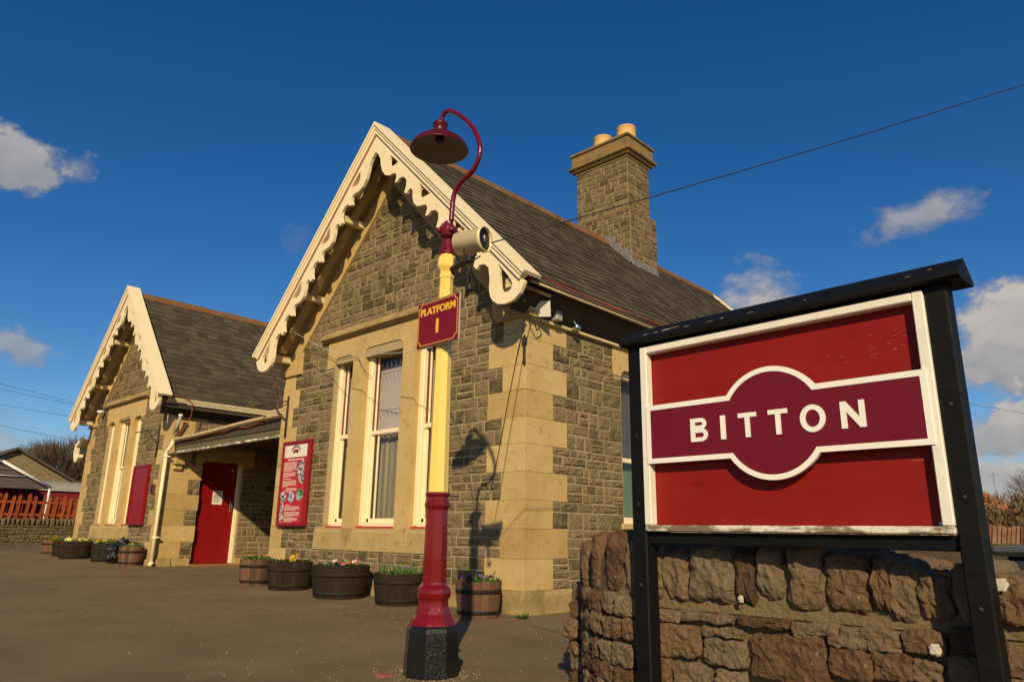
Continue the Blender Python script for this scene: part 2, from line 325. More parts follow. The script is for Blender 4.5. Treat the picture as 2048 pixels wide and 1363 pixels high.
def arc(cx, cy, r, a0, a1, n=10): return [(cx+r*math.cos(R(a0+(a1-a0)*i/n)), cy+r*math.sin(R(a0+(a1-a0)*i/n))) for i in range(n+1)]

def rubble(mb, O, u, n, courses, iv, wmin, wmax, mat='rubble', rng=None, gap=.0135, amp=.021):
    O = Vector(O); u = Vector(u); n = Vector(n); z = Vector((0, 0, 1)); flip = u.cross(z).dot(n) < 0
    for (z0, z1) in courses:
        for (a, b) in iv(z0, z1):
            if b-a < .02: continue
            xs = [a]
            while xs[-1] < b-.01:
                w = rng.uniform(wmin, wmax)*(1 if rng.random() > .3 else .55)
                nx_ = xs[-1]+w
                if b-nx_ < wmin*.6: nx_ = b
                xs.append(min(nx_, b))
            cells = []
            for x0, x1 in zip(xs[:-1], xs[1:]):
                if z1-z0 > .135 and rng.random() < .16: zc = z0+(z1-z0)*rng.uniform(.4, .6); cells += [(x0, x1, z0, zc), (x0, x1, zc, z1)]
                else: cells.append((x0, x1, z0, z1))
            for x0, x1, z0_, z1_ in cells:
                g = gap/2; jx0 = x0+g+rng.uniform(0, .006); jx1 = x1-g-rng.uniform(0, .006)
                za = z0_+g+rng.uniform(-.002, .006); zb = z1_-g-rng.uniform(-.002, .007)
                if jx1-jx0 < .015: continue
                base = rng.uniform(0, .007); am = rng.uniform(.45, 1.25)*amp; sx = rng.uniform(0, 99)
                ni, nj = 8, 5; vs = []; fs = []
                for j in range(nj+1):
                    for i in range(ni+1):
                        fi, fj = i/ni, j/nj; edge = i in (0, ni) or j in (0, nj)
                        p = O+u*(jx0+(jx1-jx0)*fi)+z*(za+(zb-za)*fj)
                        if edge: p += z*rng.uniform(-.002, .002); d = base+rng.uniform(-.002, .002)
                        else:
                            d = base+am*(.4+.8*noise.noise(Vector((jx0*7+fi*2.2+sx, za*9+fj*2.0, sx)))+.45*noise.noise(Vector((fi*5+sx, fj*4, sx*2))))+rng.uniform(-.004, .004)
                        vs.append(p+n*d)
                W_ = ni+1
                for j in range(nj):
                    for i in range(ni): q = [j*W_+i, j*W_+i+1, (j+1)*W_+i+1, (j+1)*W_+i]; fs.append(q[::-1] if flip else q)
                ring = [i for i in range(W_)]+[j*W_+ni for j in range(1, nj+1)]+[nj*W_+i for i in range(ni-1, -1, -1)]+[j*W_ for j in range(nj-1, 0, -1)]
                o = len(vs); vs += [vs[k]-n*.03 for k in ring]
                for k in range(len(ring)):
                    k2 = (k+1) % len(ring); q = [ring[k], o+k, o+k2, ring[k2]]; fs.append(q[::-1] if flip else q)
                mb.add(vs, fs, mat)
def courses_from(bounds, rng):
    out = []
    for a, b in zip(bounds[:-1], bounds[1:]):
        if b-a > .25:
            f = rng.choice(((.38,), (.44,), (.50,), (.58,), (.63,), (.30, .63), (.36, .70))); q = [a]+[a+(b-a)*v for v in f]+[b]; out += list(zip(q[:-1], q[1:]))
        else: out.append((a, b))
    return out
def rock(mb, c, h, mat, p=4.0, amp=.1, seed=0, n=9, rot=0, tilt=0):
    """one irregular rounded stone: superellipsoid with noise"""
    M = Matrix.Rotation(rot, 3, 'Z') @ Matrix.Rotation(tilt, 3, 'Y'); c = Vector(c); vs = []; fs = []; idx = {}
    def vert(q):
        key = tuple(round(t, 5) for t in q)
        if key in idx: return idx[key]
        s_ = (abs(q[0])**p+abs(q[1])**p+abs(q[2])**p)**(1/p); w = Vector(q)/s_
        q3 = Vector((w.x*h[0], w.y*h[1], w.z*h[2]))*(9 if mat == 'wall_stone' else 3)+Vector((seed, seed*.7, 0))
        k = 1+amp*(noise.noise(w*1.6+Vector((seed, 0, 0)))+.5*noise.noise(w*4+Vector((0, seed, 0))))
        dsp = .012*(1.5*(noise.voronoi(q3*1.7)[0][0]-.45)+.9*(noise.voronoi(q3*4.5)[0][0]-.45)+.5*noise.noise(q3*7)) if mat == 'wall_stone' else 0
        nrm = Vector((w.x/h[0], w.y/h[1], w.z/h[2])).normalized()
        w = Vector((w.x*h[0], w.y*h[1], w.z*h[2]))*k+nrm*dsp
        idx[key] = len(vs); vs.append(c+M @ w); return idx[key]
    for ax in range(3):
        for sg in (-1, 1):
            for i in range(n):
                for j in range(n):
                    q = []
                    for (di, dj) in ((0, 0), (1, 0), (1, 1), (0, 1)):
                        a = -1+2*(i+di)/n; b = -1+2*(j+dj)/n; t = [0, 0, 0]; t[ax] = sg; t[(ax+1) % 3] = a; t[(ax+2) % 3] = b; q.append(vert(t))
                    fs.append(q if sg > 0 else q[::-1])
    mb.add(vs, fs, mat, mat != 'wall_stone')
def slates(mb, O, along, down, nrm, length, slope, rng, expo=.19, w=.26, mat='slate', clip=None):
    O = Vector(O); al = Vector(along); dn = Vector(down).normalized(); nr = Vector(nrm).normalized(); k = int(slope/expo)+1
    for r in range(k):
        s0 = r*expo; s1 = min(s0+expo+.03, slope+.03); off = (r % 2)*w/2; x = -off
        while x < length:
            ww = w*rng.uniform(.97, 1.03); a = max(0, x+.002); b = min(length, x+ww-.003); x += ww
            if b-a < .03: continue
            if clip and not clip((a+b)/2, (s0+s1)/2): continue
            lift = .012+rng.uniform(-.003, .006); tw = rng.uniform(-.003, .003); e = rng.uniform(-.006, .006)
            P = [O+al*a+dn*s0+nr*.002, O+al*b+dn*s0+nr*.002, O+al*b+dn*(s1+e)+nr*(lift+tw), O+al*a+dn*(s1+e)+nr*(lift-tw)]
            Q = [P[3]-nr*.008, P[2]-nr*.008]
            mb.add(P+Q, [(0, 1, 2, 3), (3, 2, 5, 4)], mat)

# ================================================================ GROUND
def gz(x):
    x = max(-28.0, min(6.0, x)); return -.0095*(x+5.4)
mb = MB(); xs = [-400, -120, -60, -40, -28]+[-28+1.0*i for i in range(1, 35)]+[20, 60, 150, 400]; ys = [-400, -100, -30, -10, 0, 3, 6, 10, 20, 40, 80, 150, 400]
xs = sorted(set(xs))
mb.add([(x, y, gz(x)) for y in ys for x in xs], [(j*len(xs)+i, j*len(xs)+i+1, (j+1)*len(xs)+i+1, (j+1)*len(xs)+i) for j in range(len(ys)-1) for i in range(len(xs)-1)], 'asphalt')
tag(mb.obj('ground'), kind='structure')
mb = MB(); mb.box(-23.75, -23.5, -30, 30, gz(-23.6)-.05, gz(-23.6)+.018, 'kerb_grey'); tag(mb.obj('kerb'), kind='structure')
mb = MB(); mb.add([(x, y, gz(x)+.006) for y in (-30, 30) for x in (-28.0, -23.75)], [(0, 1, 3, 2)], 'kerb_grey'); tag(mb.obj('footpath'), kind='structure')

def sheet(name, pts, mat, dz):
    mb = MB(); mb.add([(x, y, gz(x)+dz) for x, y in pts], [tuple(range(len(pts)))], mat); return tag(mb.obj(name), kind='structure')
rng = random.Random(77)
def blob(cx, cy, rx, ry, n=26, j=.25, rot=0):
    out = []
    for i in range(n):
        a = 2*math.pi*i/n; k = 1+j*noise.noise(Vector((math.cos(a)*1.5+cx, math.sin(a)*1.5+cy, .3)))+rng.uniform(-.05, .05); x, y = rx*k*math.cos(a), ry*k*math.sin(a); out.append((cx+x*math.cos(rot)-y*math.sin(rot), cy+x*math.sin(rot)+y*math.cos(rot)))
    return out
material('grit', [(.17, .125, .068), (.24, .18, .10)], .95, 40, 8, bump=1.0, bscale=120, bdist=.008, spec=.2)
sheet('grit_drift', blob(-4.75, 5.65, .62, .22, rot=-.5), 'grit', .004)
sheet('grit_drift', [(-20, 5.86), (-20, 5.6), (-16, 5.72), (-12, 5.66), (-10.4, 5.74), (-9, 5.62), (-7.5, 5.72), (-6.2, 5.64), (-5.4, 5.7), (-5.3, 5.87)], 'grit', .0045)
# ================================================================ STATION BUILDING
FY = 5.92
B = empty('station_building', (-8.15, FY, 0), 'stone station building with two cream bargeboarded gables and slate roofs', 'building')
Bi = Matrix.Translation(-B.location)
_obj = MB.obj
def part(mb, name, parent=B):
    o = mb.obj(name); o.parent = parent; o.matrix_parent_inverse = Bi
    return o
def sub(mb, name, parent):
    o = mb.obj(name); o.parent = parent; return o
def prism_x(mb, x0, x1, prof, mat):          # profile (y, z)
    k = len(prof); vs = [(x, y, z) for x in (x0, x1) for (y, z) in prof]
    mb.add(vs, [tuple(range(k)), tuple(range(k, 2*k))[::-1]]+[(i, (i+1) % k, k+(i+1) % k, k+i) for i in range(k)], mat)
def prism_y(mb, y0, y1, prof, mat):          # profile (x, z)
    k = len(prof); vs = [(x, y, z) for y in (y0, y1) for (x, z) in prof]
    mb.add(vs, [tuple(range(k)), tuple(range(k, 2*k))[::-1]]+[(i, (i+1) % k, k+(i+1) % k, k+i) for i in range(k)], mat)
QZ = [.24, .565, .885, 1.195, 1.505, 1.815, 2.12, 2.43, 2.735, 3.045, 3.335]
def light_shape(x0, x1, z0, z1, r=.13):
    return [(x0, z0), (x1, z0), (x1, z1-r)]+arc(x1-r, z1-r, r, 0, 90, 6)[1:]+arc(x0+r, z1-r, r, 90, 180, 6)+[(x0, z1-r)]

def gable_front(xc, half, za, cw, ws, seed, right_first_long):
    rng = random.Random(seed); xl, xr = xc-half, xc+half
    wx0, wx1 = cw-1.45*ws, cw+1.45*ws
    crs = courses_from(QZ, rng); z = QZ[-1]; vin = za-.69
    while z < vin-.05:
        h = rng.uniform(.12, .165); crs.append((z, z+h)); z += h
    crs = [(QZ[0]+.0, QZ[0]+.0)][:0]+crs
    def qi(z):
        for i in range(len(QZ)-1):
            if QZ[i]-.001 <= z < QZ[i+1]-.001: return i
        return 10
    def qr(i): return .60 if (i % 2 == 0) == right_first_long else .36
    def ql(i): return .50 if (i % 2 == 0) else .34
    def iv(z0, z1):
        zm = (z0+z1)/2; i = qi(z0+.01)
        if zm < QZ[-1]: a, b = xl+ql(i), xr-qr(i)
        else:
            hw = (vin+.06-z0)/1.02; a, b = max(xc-hw, xl+.5), min(xc+hw, xr-.5)
        if zm < .86: return [(a, wx0), (wx1, b)] if zm > .57 else [(a, b)]
        if zm < 3.25: return [(a, cw-1.245*ws-.0), (cw+1.245*ws, b)]
        if zm < 3.70: return [(a, wx0), (wx1, b)]
        return [(a, b)]
    # wall: mortar bed with the window opening left out + the blocks
    mb = MB(); e = .0
    outer = [(xl+.02, 0-.05), (xr-.02, -.05), (xr-.02, 3.3), (xc, za-.25), (xl+.02, 3.3)]
    hole = [(cw-1.24*ws, .87), (cw+1.24*ws, .87), (cw+1.24*ws, 3.3), (cw-1.24*ws, 3.3)]
    mb.mesh(poly(outer, [hole], .40), 'mortar', facade_m(FY+.004+.20))
    rubble(mb, (0, FY, 0), (1, 0, 0), (0, -1, 0), crs, iv, .17, .34, rng=rng)
    part(mb, 'front_wall')
    mb = MB(); prism_x(mb, xl-.05, xr+.05, [(FY+.3, -.1), (FY-.055, -.1), (FY-.055, .19), (FY-.004, .24), (FY+.3, .24)], 'plinth'); part(mb, 'plinth')
    # quoins: solid corner blocks, long and short in turn
    for side in (-1, 1):
        mb = MB()
        for i in range(len(QZ)-1):
            w = qr(i) if side > 0 else ql(i); d = (.74 if (i % 2 == 1) == right_first_long else .48) if side > 0 else .5
            g = .0012; x0, x1 = (xr-w, xr+.006) if side > 0 else (xl-.006, xl+w)
            mb.box(x0+g, x1, FY-.007+rng.uniform(-.002, .002), FY+d-g, QZ[i]+g, QZ[i+1]-g, 'ashlar', .0025)
        part(mb, 'quoin')
        # kneeler stone at the foot of the verge and the verge band up to the apex
        mb = MB(); s = side; X = lambda d: xc+s*d
        zk = QZ[-1]; zt = vin-(half-.50)*1.02
        prof = [(X(half+.10), zk-.045), (X(half-.53), zk-.045), (X(half-.53), zt), (X(half-.60), zt+.07), (X(.0), vin), (X(.0), za-.14), (X(half+.10), za-.14-(half+.10)*1.045)]
        if s < 0: prof = prof[::-1]
        mb.mesh(poly(prof, [], .16), 'ashlar', facade_m(FY-.045+.08)); part(mb, 'verge_stone')
    # window surround: lintel with three shouldered lights, mullions, sill
    L = [(-1.245, -.745, 3.40), (-.465, .445, 3.435), (.725, 1.235, 3.40)]
    L = [(cw+a*ws, cw+b*ws, z if ws == 1 else z-.1) for a, b, z in L]
    mb = MB(); xa, xb = L[0][0], L[2][1]
    outer = [(wx0, 3.26), (xa, 3.26), (xa, 3.27)]
    ring = [(wx0, 3.255), (xa+.001, 3.255)]
    # one outline: comb of mullions under the lintel
    def top(x0, x1, z1, r=.12): return [(x0, z1-r)]+arc(x0+r, z1-r, r, 180, 90, 6)[1:]+arc(x1-r, z1-r, r, 90, 0, 6)
    ring += top(*L[0]); ring += [(L[0][1], .87), (L[1][0], .87)]; ring += top(*L[1]); ring += [(L[1][1], .87), (L[2][0], .87)]; ring += top(*L[2])
    ring += [(xb-.001, 3.255), (wx1, 3.255), (wx1, 3.67), (wx0, 3.67)]
    mb.mesh(poly(ring, [], .26), 'ashlar', facade_m(FY-.012+.13)); part(mb, 'window_surround')
    mb = MB()
    prism_x(mb, wx0, wx1, [(FY+.2, .575), (FY-.014, .575), (FY-.014, .82), (FY+.02, .865), (FY+.12, .90), (FY+.2, .90)], 'ashlar_worn')
    for (a, b) in ((L[0][1], L[1][0]), (L[1][1], L[2][0])): mb.box(a+.0, b-.0, FY-.0175, FY+.1, .70, .88, 'ashlar_worn', .01)
    part(mb, 'window_sill')
    mb = MB(); prism_x(mb, wx0-.13, wx1+.13, [(FY+.1, 3.675), (FY-.04, 3.675), (FY-.055, 3.70), (FY-.10, 3.715), (FY-.10, 3.74), (FY-.03, 3.835), (FY+.1, 3.845)], 'plinth'); part(mb, 'hood_mould')
    for k, (x0, x1, zt) in enumerate(L): sash_window(x0, x1, .905, zt+.02, 2.19, k)

def sash_window(x0, x1, z0, z1, zm, k, y=None, wall='front'):
    y = FY+.085 if y is None else y; rng = random.Random(k)
    if wall == 'front': Mx = Matrix.Identity(4)
    mb = MB(); f = .075 if x1-x0 > .4 else .06
    for (a, b, c, d) in ((x0-.04, x0+f, z0, z1), (x1-f, x1+.04, z0, z1)): mb.box(a, b, y, y+.10, c, d, 'cream_paint', .006)
    mb.box(x0+f, x1-f, y, y+.10, z1-.10, z1+.06, 'cream_paint', .006); mb.box(x0+f, x1-f, y-.01, y+.10, z0-.03, z0+.05, 'cream_paint', .006)
    mb.box(x0+f-.02, x0+f+.012, y+.01, y+.09, z0, z1, 'cream_paint'); mb.box(x1-f-.012, x1-f+.02, y+.01, y+.09, z0, z1, 'cream_paint')
    w = part(mb, 'window')
    mb = MB(); mb.box(x0-.02, x1+.02, y-.05, y+.02, z0-.045, z0-.005, 'sill_red', .006); sub(mb, 'red_sill', w)
    # upper sash (set further out), lower sash
    mb = MB(); a, b = x0+f+.01, x1-f-.01
    mb.box(a, b, y+.035, y+.075, zm-.03, zm+.03, 'cream_paint', .006)
    mb.box(a, a+.05, y+.06, y+.09, z0+.03, zm, 'cream_paint', .004); mb.box(b-.05, b, y+.06, y+.09, z0+.03, zm, 'cream_paint', .004); mb.box(a, b, y+.06, y+.09, z0+.02, z0+.10, 'cream_paint', .004)
    mb.box(a+.045, a+.065, y+.06, y+.085, zm, z1, 'cream_paint', .003)
    if x1-x0 > .5: mb.box(a+.14, a+.158, y+.065, y+.09, z0+.05, zm, 'cream_paint', .003)
    mb.box(a, a+.045, y+.058, y+.072, zm+.03, z1, 'window_brown'); mb.box(b-.03, b, y+.058, y+.072, zm+.03, z1, 'window_brown'); sub(mb, 'sash', w)
    mb = MB(); mb.add([(a, y+.082, z0), (b, y+.082, z0), (b, y+.082, z1), (a, y+.082, z1)], [(0, 1, 2, 3)], 'window_glass'); sub(mb, 'glass_pane', w)
    mb = MB(); yb = y+.17; zz = z1-.28 if x1-x0 > .5 else z1-.26; n = max(4, int((b-a)/.075)); prof = [(a-.1, zm-.02), (b+.1, zm-.02)]
    for i in range(n+1):
        xx = b+.1-(b-a+.2)*i/n; prof += [(xx, zz+.07), (xx-(b-a+.2)/n*.25, zz-.05)]
    mb.mesh(poly(prof, [], .004), 'blind', facade_m(yb))
    for zl, sl in ((zz-.10, 1), (zm+.33, 1)):
        mb.box(a-.1, b+.1, yb-.006, yb-.003, zl, zl+.006, 'print_grey')
        for i in range(n+2):
            xx = a-.1+(b-a+.2)*i/(n+1); mb.add([(xx, yb-.005, zl-.05), (xx+.014, yb-.005, zl-.05), (xx-.04, yb-.005, zl-.13+.14), (xx-.054, yb-.005, zl-.13+.14)][:0] or [(xx, yb-.005, zl-.03), (xx+.012, yb-.005, zl-.03), (xx+.062, yb-.005, zl-.11), (xx+.05, yb-.005, zl-.11)], [(0, 1, 2, 3)], 'print_grey')
    sub(mb, 'blind', w)
    mb = MB(); n = 40; vs = []
    for i in range(n+1):
        xx = a-.15+(b-a+.3)*i/n; yy = yb+.02+.012*math.sin(i*1.35); vs += [(xx, yy, z0-.1), (xx, yy, zm+.01)]
    mb.add(vs, [(2*i, 2*i+2, 2*i+3, 2*i+1) for i in range(n)], 'curtain', True)
    mb.box(a-.2, b+.2, yb+.06, yb+.08, z0-.1, z1+.1, 'blind_dark'); sub(mb, 'curtain', w)
gable_front(-8.15, 2.73, 6.62, -8.155, 1.0, 11, True)
gable_front(-18.05, 2.65, 6.30, -18.25, .86, 23, True)

# ---- side wall of the main gable block (faces +X) with its window
rng = random.Random(5); XR = -5.42; YB = 15.3
SW = (7.80, 8.75, .985, 2.98)
def iv_side(z0, z1):
    zm = (z0+z1)/2; i = next((k for k in range(len(QZ)-1) if QZ[k]-.001 <= z0+.01 < QZ[k+1]-.001), 10)
    a = FY+(.48 if i % 2 == 0 else .74)
    if zm < .89: return [(a, YB)]
    if zm < 2.89: return [(a, SW[0]+(.0)), (SW[1], YB)]
    return [(a, SW[0]-.17), (SW[1]+.17, YB)]
mb = MB()
mb.mesh(poly([(FY+.3, -.05), (YB, -.05), (YB, 3.34), (FY+.3, 3.34)], [[(SW[0]+.01, .96), (SW[1]-.01, .96), (SW[1]-.01, 3.0), (SW[0]+.01, 3.0)]], .40), 'mortar', side_m(XR-.004-.20))
rubble(mb, (XR, 0, 0), (0, 1, 0), (1, 0, 0), courses_from(QZ, random.Random(11)), iv_side, .17, .36, rng=rng)
part(mb, 'side_wall')
mb = MB(); prism_y(mb, FY-.05, YB, [(XR-.3, -.1), (XR+.055, -.1), (XR+.055, .19), (XR+.004, .24), (XR-.3, .24)], 'plinth'); part(mb, 'plinth')
mb = MB(); mb.mesh(poly([(SW[0]-.17, 2.885), (SW[0]+.0, 2.885)]+[(SW[0], 2.86)]+arc(SW[0]+.12, 2.86, .12, 180, 90, 5)+arc(SW[1]-.12, 2.86, .12, 90, 0, 5)+[(SW[1], 2.885), (SW[1]+.17, 2.885), (SW[1]+.17, 3.30), (SW[0]-.17, 3.30)], [], .2), 'ashlar', side_m(XR-.09)); part(mb, 'lintel')
mb = MB(); y0, y1, z0, z1 = SW; x = XR-.085
for (a, b, c, d) in ((y0-.03, y0+.07, z0, z1), (y1-.07, y1+.03, z0, z1), (y0+.07, y1-.07, z0-.02, z0+.07), (y0+.07, y1-.07, z1-.09, z1+.04), (y0+.07, y1-.07, 1.76, 1.82)): mb.box(x-.1, x, a, b, c, d, 'cream_paint', .006)
w = part(mb, 'window')
mb = MB(); mb.add([(x-.05, y0, z0), (x-.05, y1, z0), (x-.05, y1, z1), (x-.05, y0, z1)], [(0, 1, 2, 3)], 'window_glass'); sub(mb, 'glass_pane', w)
mb = MB(); mb.box(x-.14, x-.12, y0-.1, y1+.1, z0, 1.79, 'curtain_green'); mb.box(x-.2, x-.18, y0-.2, y1+.2, z0-.1, z1+.1, 'blind_dark'); sub(mb, 'curtain', w)
mb = MB(); mb.box(XR-.1, XR+.03, y0-.06, y1+.06, .90, .975, 'ashlar', .01); part(mb, 'window_sill')

# ---- far gable, left flank and the walls round the porch
mb = MB(); mb.mesh(poly([(-10.88, 0), (-5.42, 0), (-5.42, 3.3), (-8.15, 6.2), (-10.88, 3.3)], [], .3), 'far_stone', facade_m(YB+.15)); part(mb, 'rear_wall')
PX, MX = -15.40, -10.88
DY0, DY1, DZ1 = 6.63, 7.57, 2.23
rng = random.Random(31)
zb = [gz(PX)-.05, .30, .565, .885, 1.195, 1.505, 1.815, 2.12, 2.43, 2.735, 3.045, 3.2]
def iv_porch(z0, z1):
    zm = (z0+z1)/2; i = max(0, sum(1 for q in QZ if q <= zm)-1); a = FY+(.74 if i % 2 == 1 else .48)
    if zm < 2.16: return [(a, DY0), (DY1, 8.42)]
    if zm < 2.50: return [(a, DY0-.13), (DY1+.22, 8.42)]
    return [(a, 8.42)]
mb = MB(); mb.mesh(poly([(FY+.3, -.1), (8.7, -.1), (8.7, 3.3), (FY+.3, 3.3)], [[(DY0+.01, .05), (DY1-.01, .05), (DY1-.01, 2.24), (DY0+.01, 2.24)]], .3), 'mortar', side_m(PX-.004-.15))
rubble(mb, (PX, 0, 0), (0, 1, 0), (1, 0, 0), courses_from(zb, rng), iv_porch, .18, .34, rng=rng); part(mb, 'porch_side_wall')
mb = MB(); mb.mesh(poly([(DY0-.13, 2.16), (DY0, 2.16), (DY0, 2.10)]+arc(DY0+.14, 2.09, .14, 180, 90, 6)+arc(DY1-.14, 2.09, .14, 90, 0, 6)+[(DY1, 2.10), (DY1, 2.16), (DY1+.22, 2.16), (DY1+.22, 2.50), (DY0-.13, 2.50)], [], .22), 'ashlar', side_m(PX-.10)); part(mb, 'lintel')
mb = MB(); mb.box(PX-.1, PX+.12, FY+.10, FY+.33, 2.10, 2.21, 'ashlar', .02); mb.box(PX-.1, PX+.07, FY+.10, FY+.31, 1.99, 2.095, 'ashlar', .03); part(mb, 'corbel')
mb = MB(); mb.box(PX-.1, PX+.022, FY+.25, DY0-.01, gz(PX)-.2, .235, 'ashlar_worn', .01); part(mb, 'plinth'); mb = MB(); mb.box(PX-.1, PX+.022, DY1+.01, 8.42, gz(PX)-.2, .235, 'ashlar_worn', .01)
part(mb, 'plinth')
mb = MB(); mb.box(PX-.45, PX+.28, DY0-.02, DY1+.05, gz(PX)-.1, gz(PX)+.025, 'step_tile', .008); part(mb, 'door_step')
# door leaf in its frame
mb = MB(); xd = PX-.11
mb.box(xd-.045, xd, DY0+.05, DY1-.07, gz(PX)+.035, 2.22, 'door_red', .004)
door = part(mb, 'door')
mb = MB(); mb.box(xd-.06, xd+.035, DY1-.075, DY1-.002, gz(PX)+.03, 2.2, 'cream_paint', .008); mb.box(xd-.06, xd+.03, DY0+.0, DY0+.055, gz(PX)+.03, 2.2, 'dark_timber', .008); sub(mb, 'door_frame', door)
mb = MB(); mb.box(xd, xd+.004, 6.985, 7.225, 1.33, 1.635, 'plate_maroon'); mb.box(xd+.004, xd+.006, 6.995, 7.215, 1.34, 1.625, 'poster_white')
for i, zt in enumerate((1.585, 1.54, 1.515, 1.49, 1.465, 1.425, 1.40)): mb.box(xd+.006, xd+.0075, 7.02+(.02 if i == 0 else 0), 7.19-(.05 if i in (3, 6) else .0), zt-.007, zt+.007, 'print_grey')
sub(mb, 'notice', door)
mb = MB(); mb.lathe([(.028, 0), (.028, .006), (.02, .008)], 'poster_white', 16, frame_m((xd, 7.385, 2.08), (0, 1, 0), (0, 0, 1))); mb.lathe([(.017, .007), (.017, .009)], 'picture_blue', 12, frame_m((xd, 7.385, 2.08), (0, 1, 0), (0, 0, 1))); sub(mb, 'round_sticker', door)
mb = MB(); mb.box(xd, xd+.01, 7.405, 7.445, 1.20, 1.40, 'chrome', .003); mb.tube(smooth_path([(xd+.008, 7.425, 1.38), (xd+.05, 7.425, 1.36), (xd+.055, 7.425, 1.29), (xd+.05, 7.425, 1.225), (xd+.008, 7.425, 1.205)], 4), .009, 'chrome'); sub(mb, 'door_handle', door)
# back wall of the porch, link block behind it
mb = MB(); mb.box(PX-.2, MX+.2, 8.44, 8.74, 0, 3.36, 'mortar')
rubble(mb, (0, 8.43, 0), (1, 0, 0), (0, -1, 0), courses_from(zb+[3.36], rng), lambda a, b: [(PX+.03, MX-.03)], .2, .36, rng=rng); part(mb, 'porch_back_wall')
mb = MB(); mb.box(MX-.0, MX+.4, FY+.3, YB, -.1, 3.3, 'mortar')
rubble(mb, (MX, 0, 0), (0, 1, 0), (-1, 0, 0), courses_from([.0, .28]+QZ[1:], rng), lambda a, b: [(FY+.5, 8.42)], .2, .36, rng=rng); part(mb, 'porch_side_wall')
mb = MB(); mb.box(-20.68, -20.3, FY+.3, 12, -.1, 3.3, 'far_stone'); part(mb, 'side_wall')
mb = MB(); mb.box(-20.3, -10.7, 12.6, 13, -.1, 3.3, 'far_stone'); part(mb, 'rear_wall')

# ---- roofs
TH = R(45.4); ct, st_ = math.cos(TH), math.sin(TH)
def roof(xc, zr, half, y0, y1, seed, sides=(1, -1)):
    rng = random.Random(seed); mb = MB(); sl = half/ct
    for s in sides:
        dn = Vector((s*ct, 0, -st_)); nr = Vector((s*st_, 0, ct)); O = Vector((xc, y0, zr))
        vs = [O, O+dn*sl, O+dn*sl+Vector((0, y1-y0, 0)), O+Vector((0, y1-y0, 0))]; vs2 = [v-nr*.05 for v in vs]
        mb.add(vs+vs2, [(0, 1, 2, 3), (7, 6, 5, 4), (1, 5, 6, 2), (0, 4, 5, 1), (2, 6, 7, 3)], 'slate')
        slates(mb, O, (0, 1, 0), dn, nr, y1-y0, sl, rng)
    o = part(mb, 'roof')
    mb = MB(); y = y0+.05
    while y < y1-.05:
        e = min(y+.44, y1); q = rng.uniform(-.008, .008); w_ = .17
        prof = [(xc-w_*ct, zr-w_*st_+.02), (xc-w_*ct*.98, zr-w_*st_+.05), (xc-.05, zr+.035+q), (xc-.02, zr+.065+q), (xc+.02, zr+.065+q), (xc+.05, zr+.035+q), (xc+w_*ct*.98, zr-w_*st_+.05), (xc+w_*ct, zr-w_*st_+.02)]
        prism_y(mb, y, e-.008, prof, 'ridge_clay'); y = e
    sub(mb, 'ridge_tile', o); return o
roof(-8.05, 6.62, 2.95, 5.50, 15.55, 41)
roof(-17.87, 6.25, 2.77, 5.50, 12.7, 42)
# link roof between the gables, eaves to the front
rng = random.Random(43); mb = MB(); O = Vector((-18, 10.85, 6.20)); dn = Vector((0, -ct, -st_)); nr = Vector((0, -st_, ct)); sl = 2.8/ct
vs = [O, O+dn*sl, O+dn*sl+Vector((9.8, 0, 0)), O+Vector((9.8, 0, 0))]; mb.add(vs+[v-nr*.05 for v in vs], [(0, 1, 2, 3), (4, 5, 6, 7), (1, 5, 6, 2)], 'slate')
slates(mb, O, (1, 0, 0), dn, nr, 9.8, sl, rng)
dn2 = Vector((0, ct, -st_)); vs = [O, O+dn2*sl, O+dn2*sl+Vector((9.8, 0, 0)), O+Vector((9.8, 0, 0))]; mb.add(vs, [(0, 1, 2, 3)], 'slate'); part(mb, 'roof')

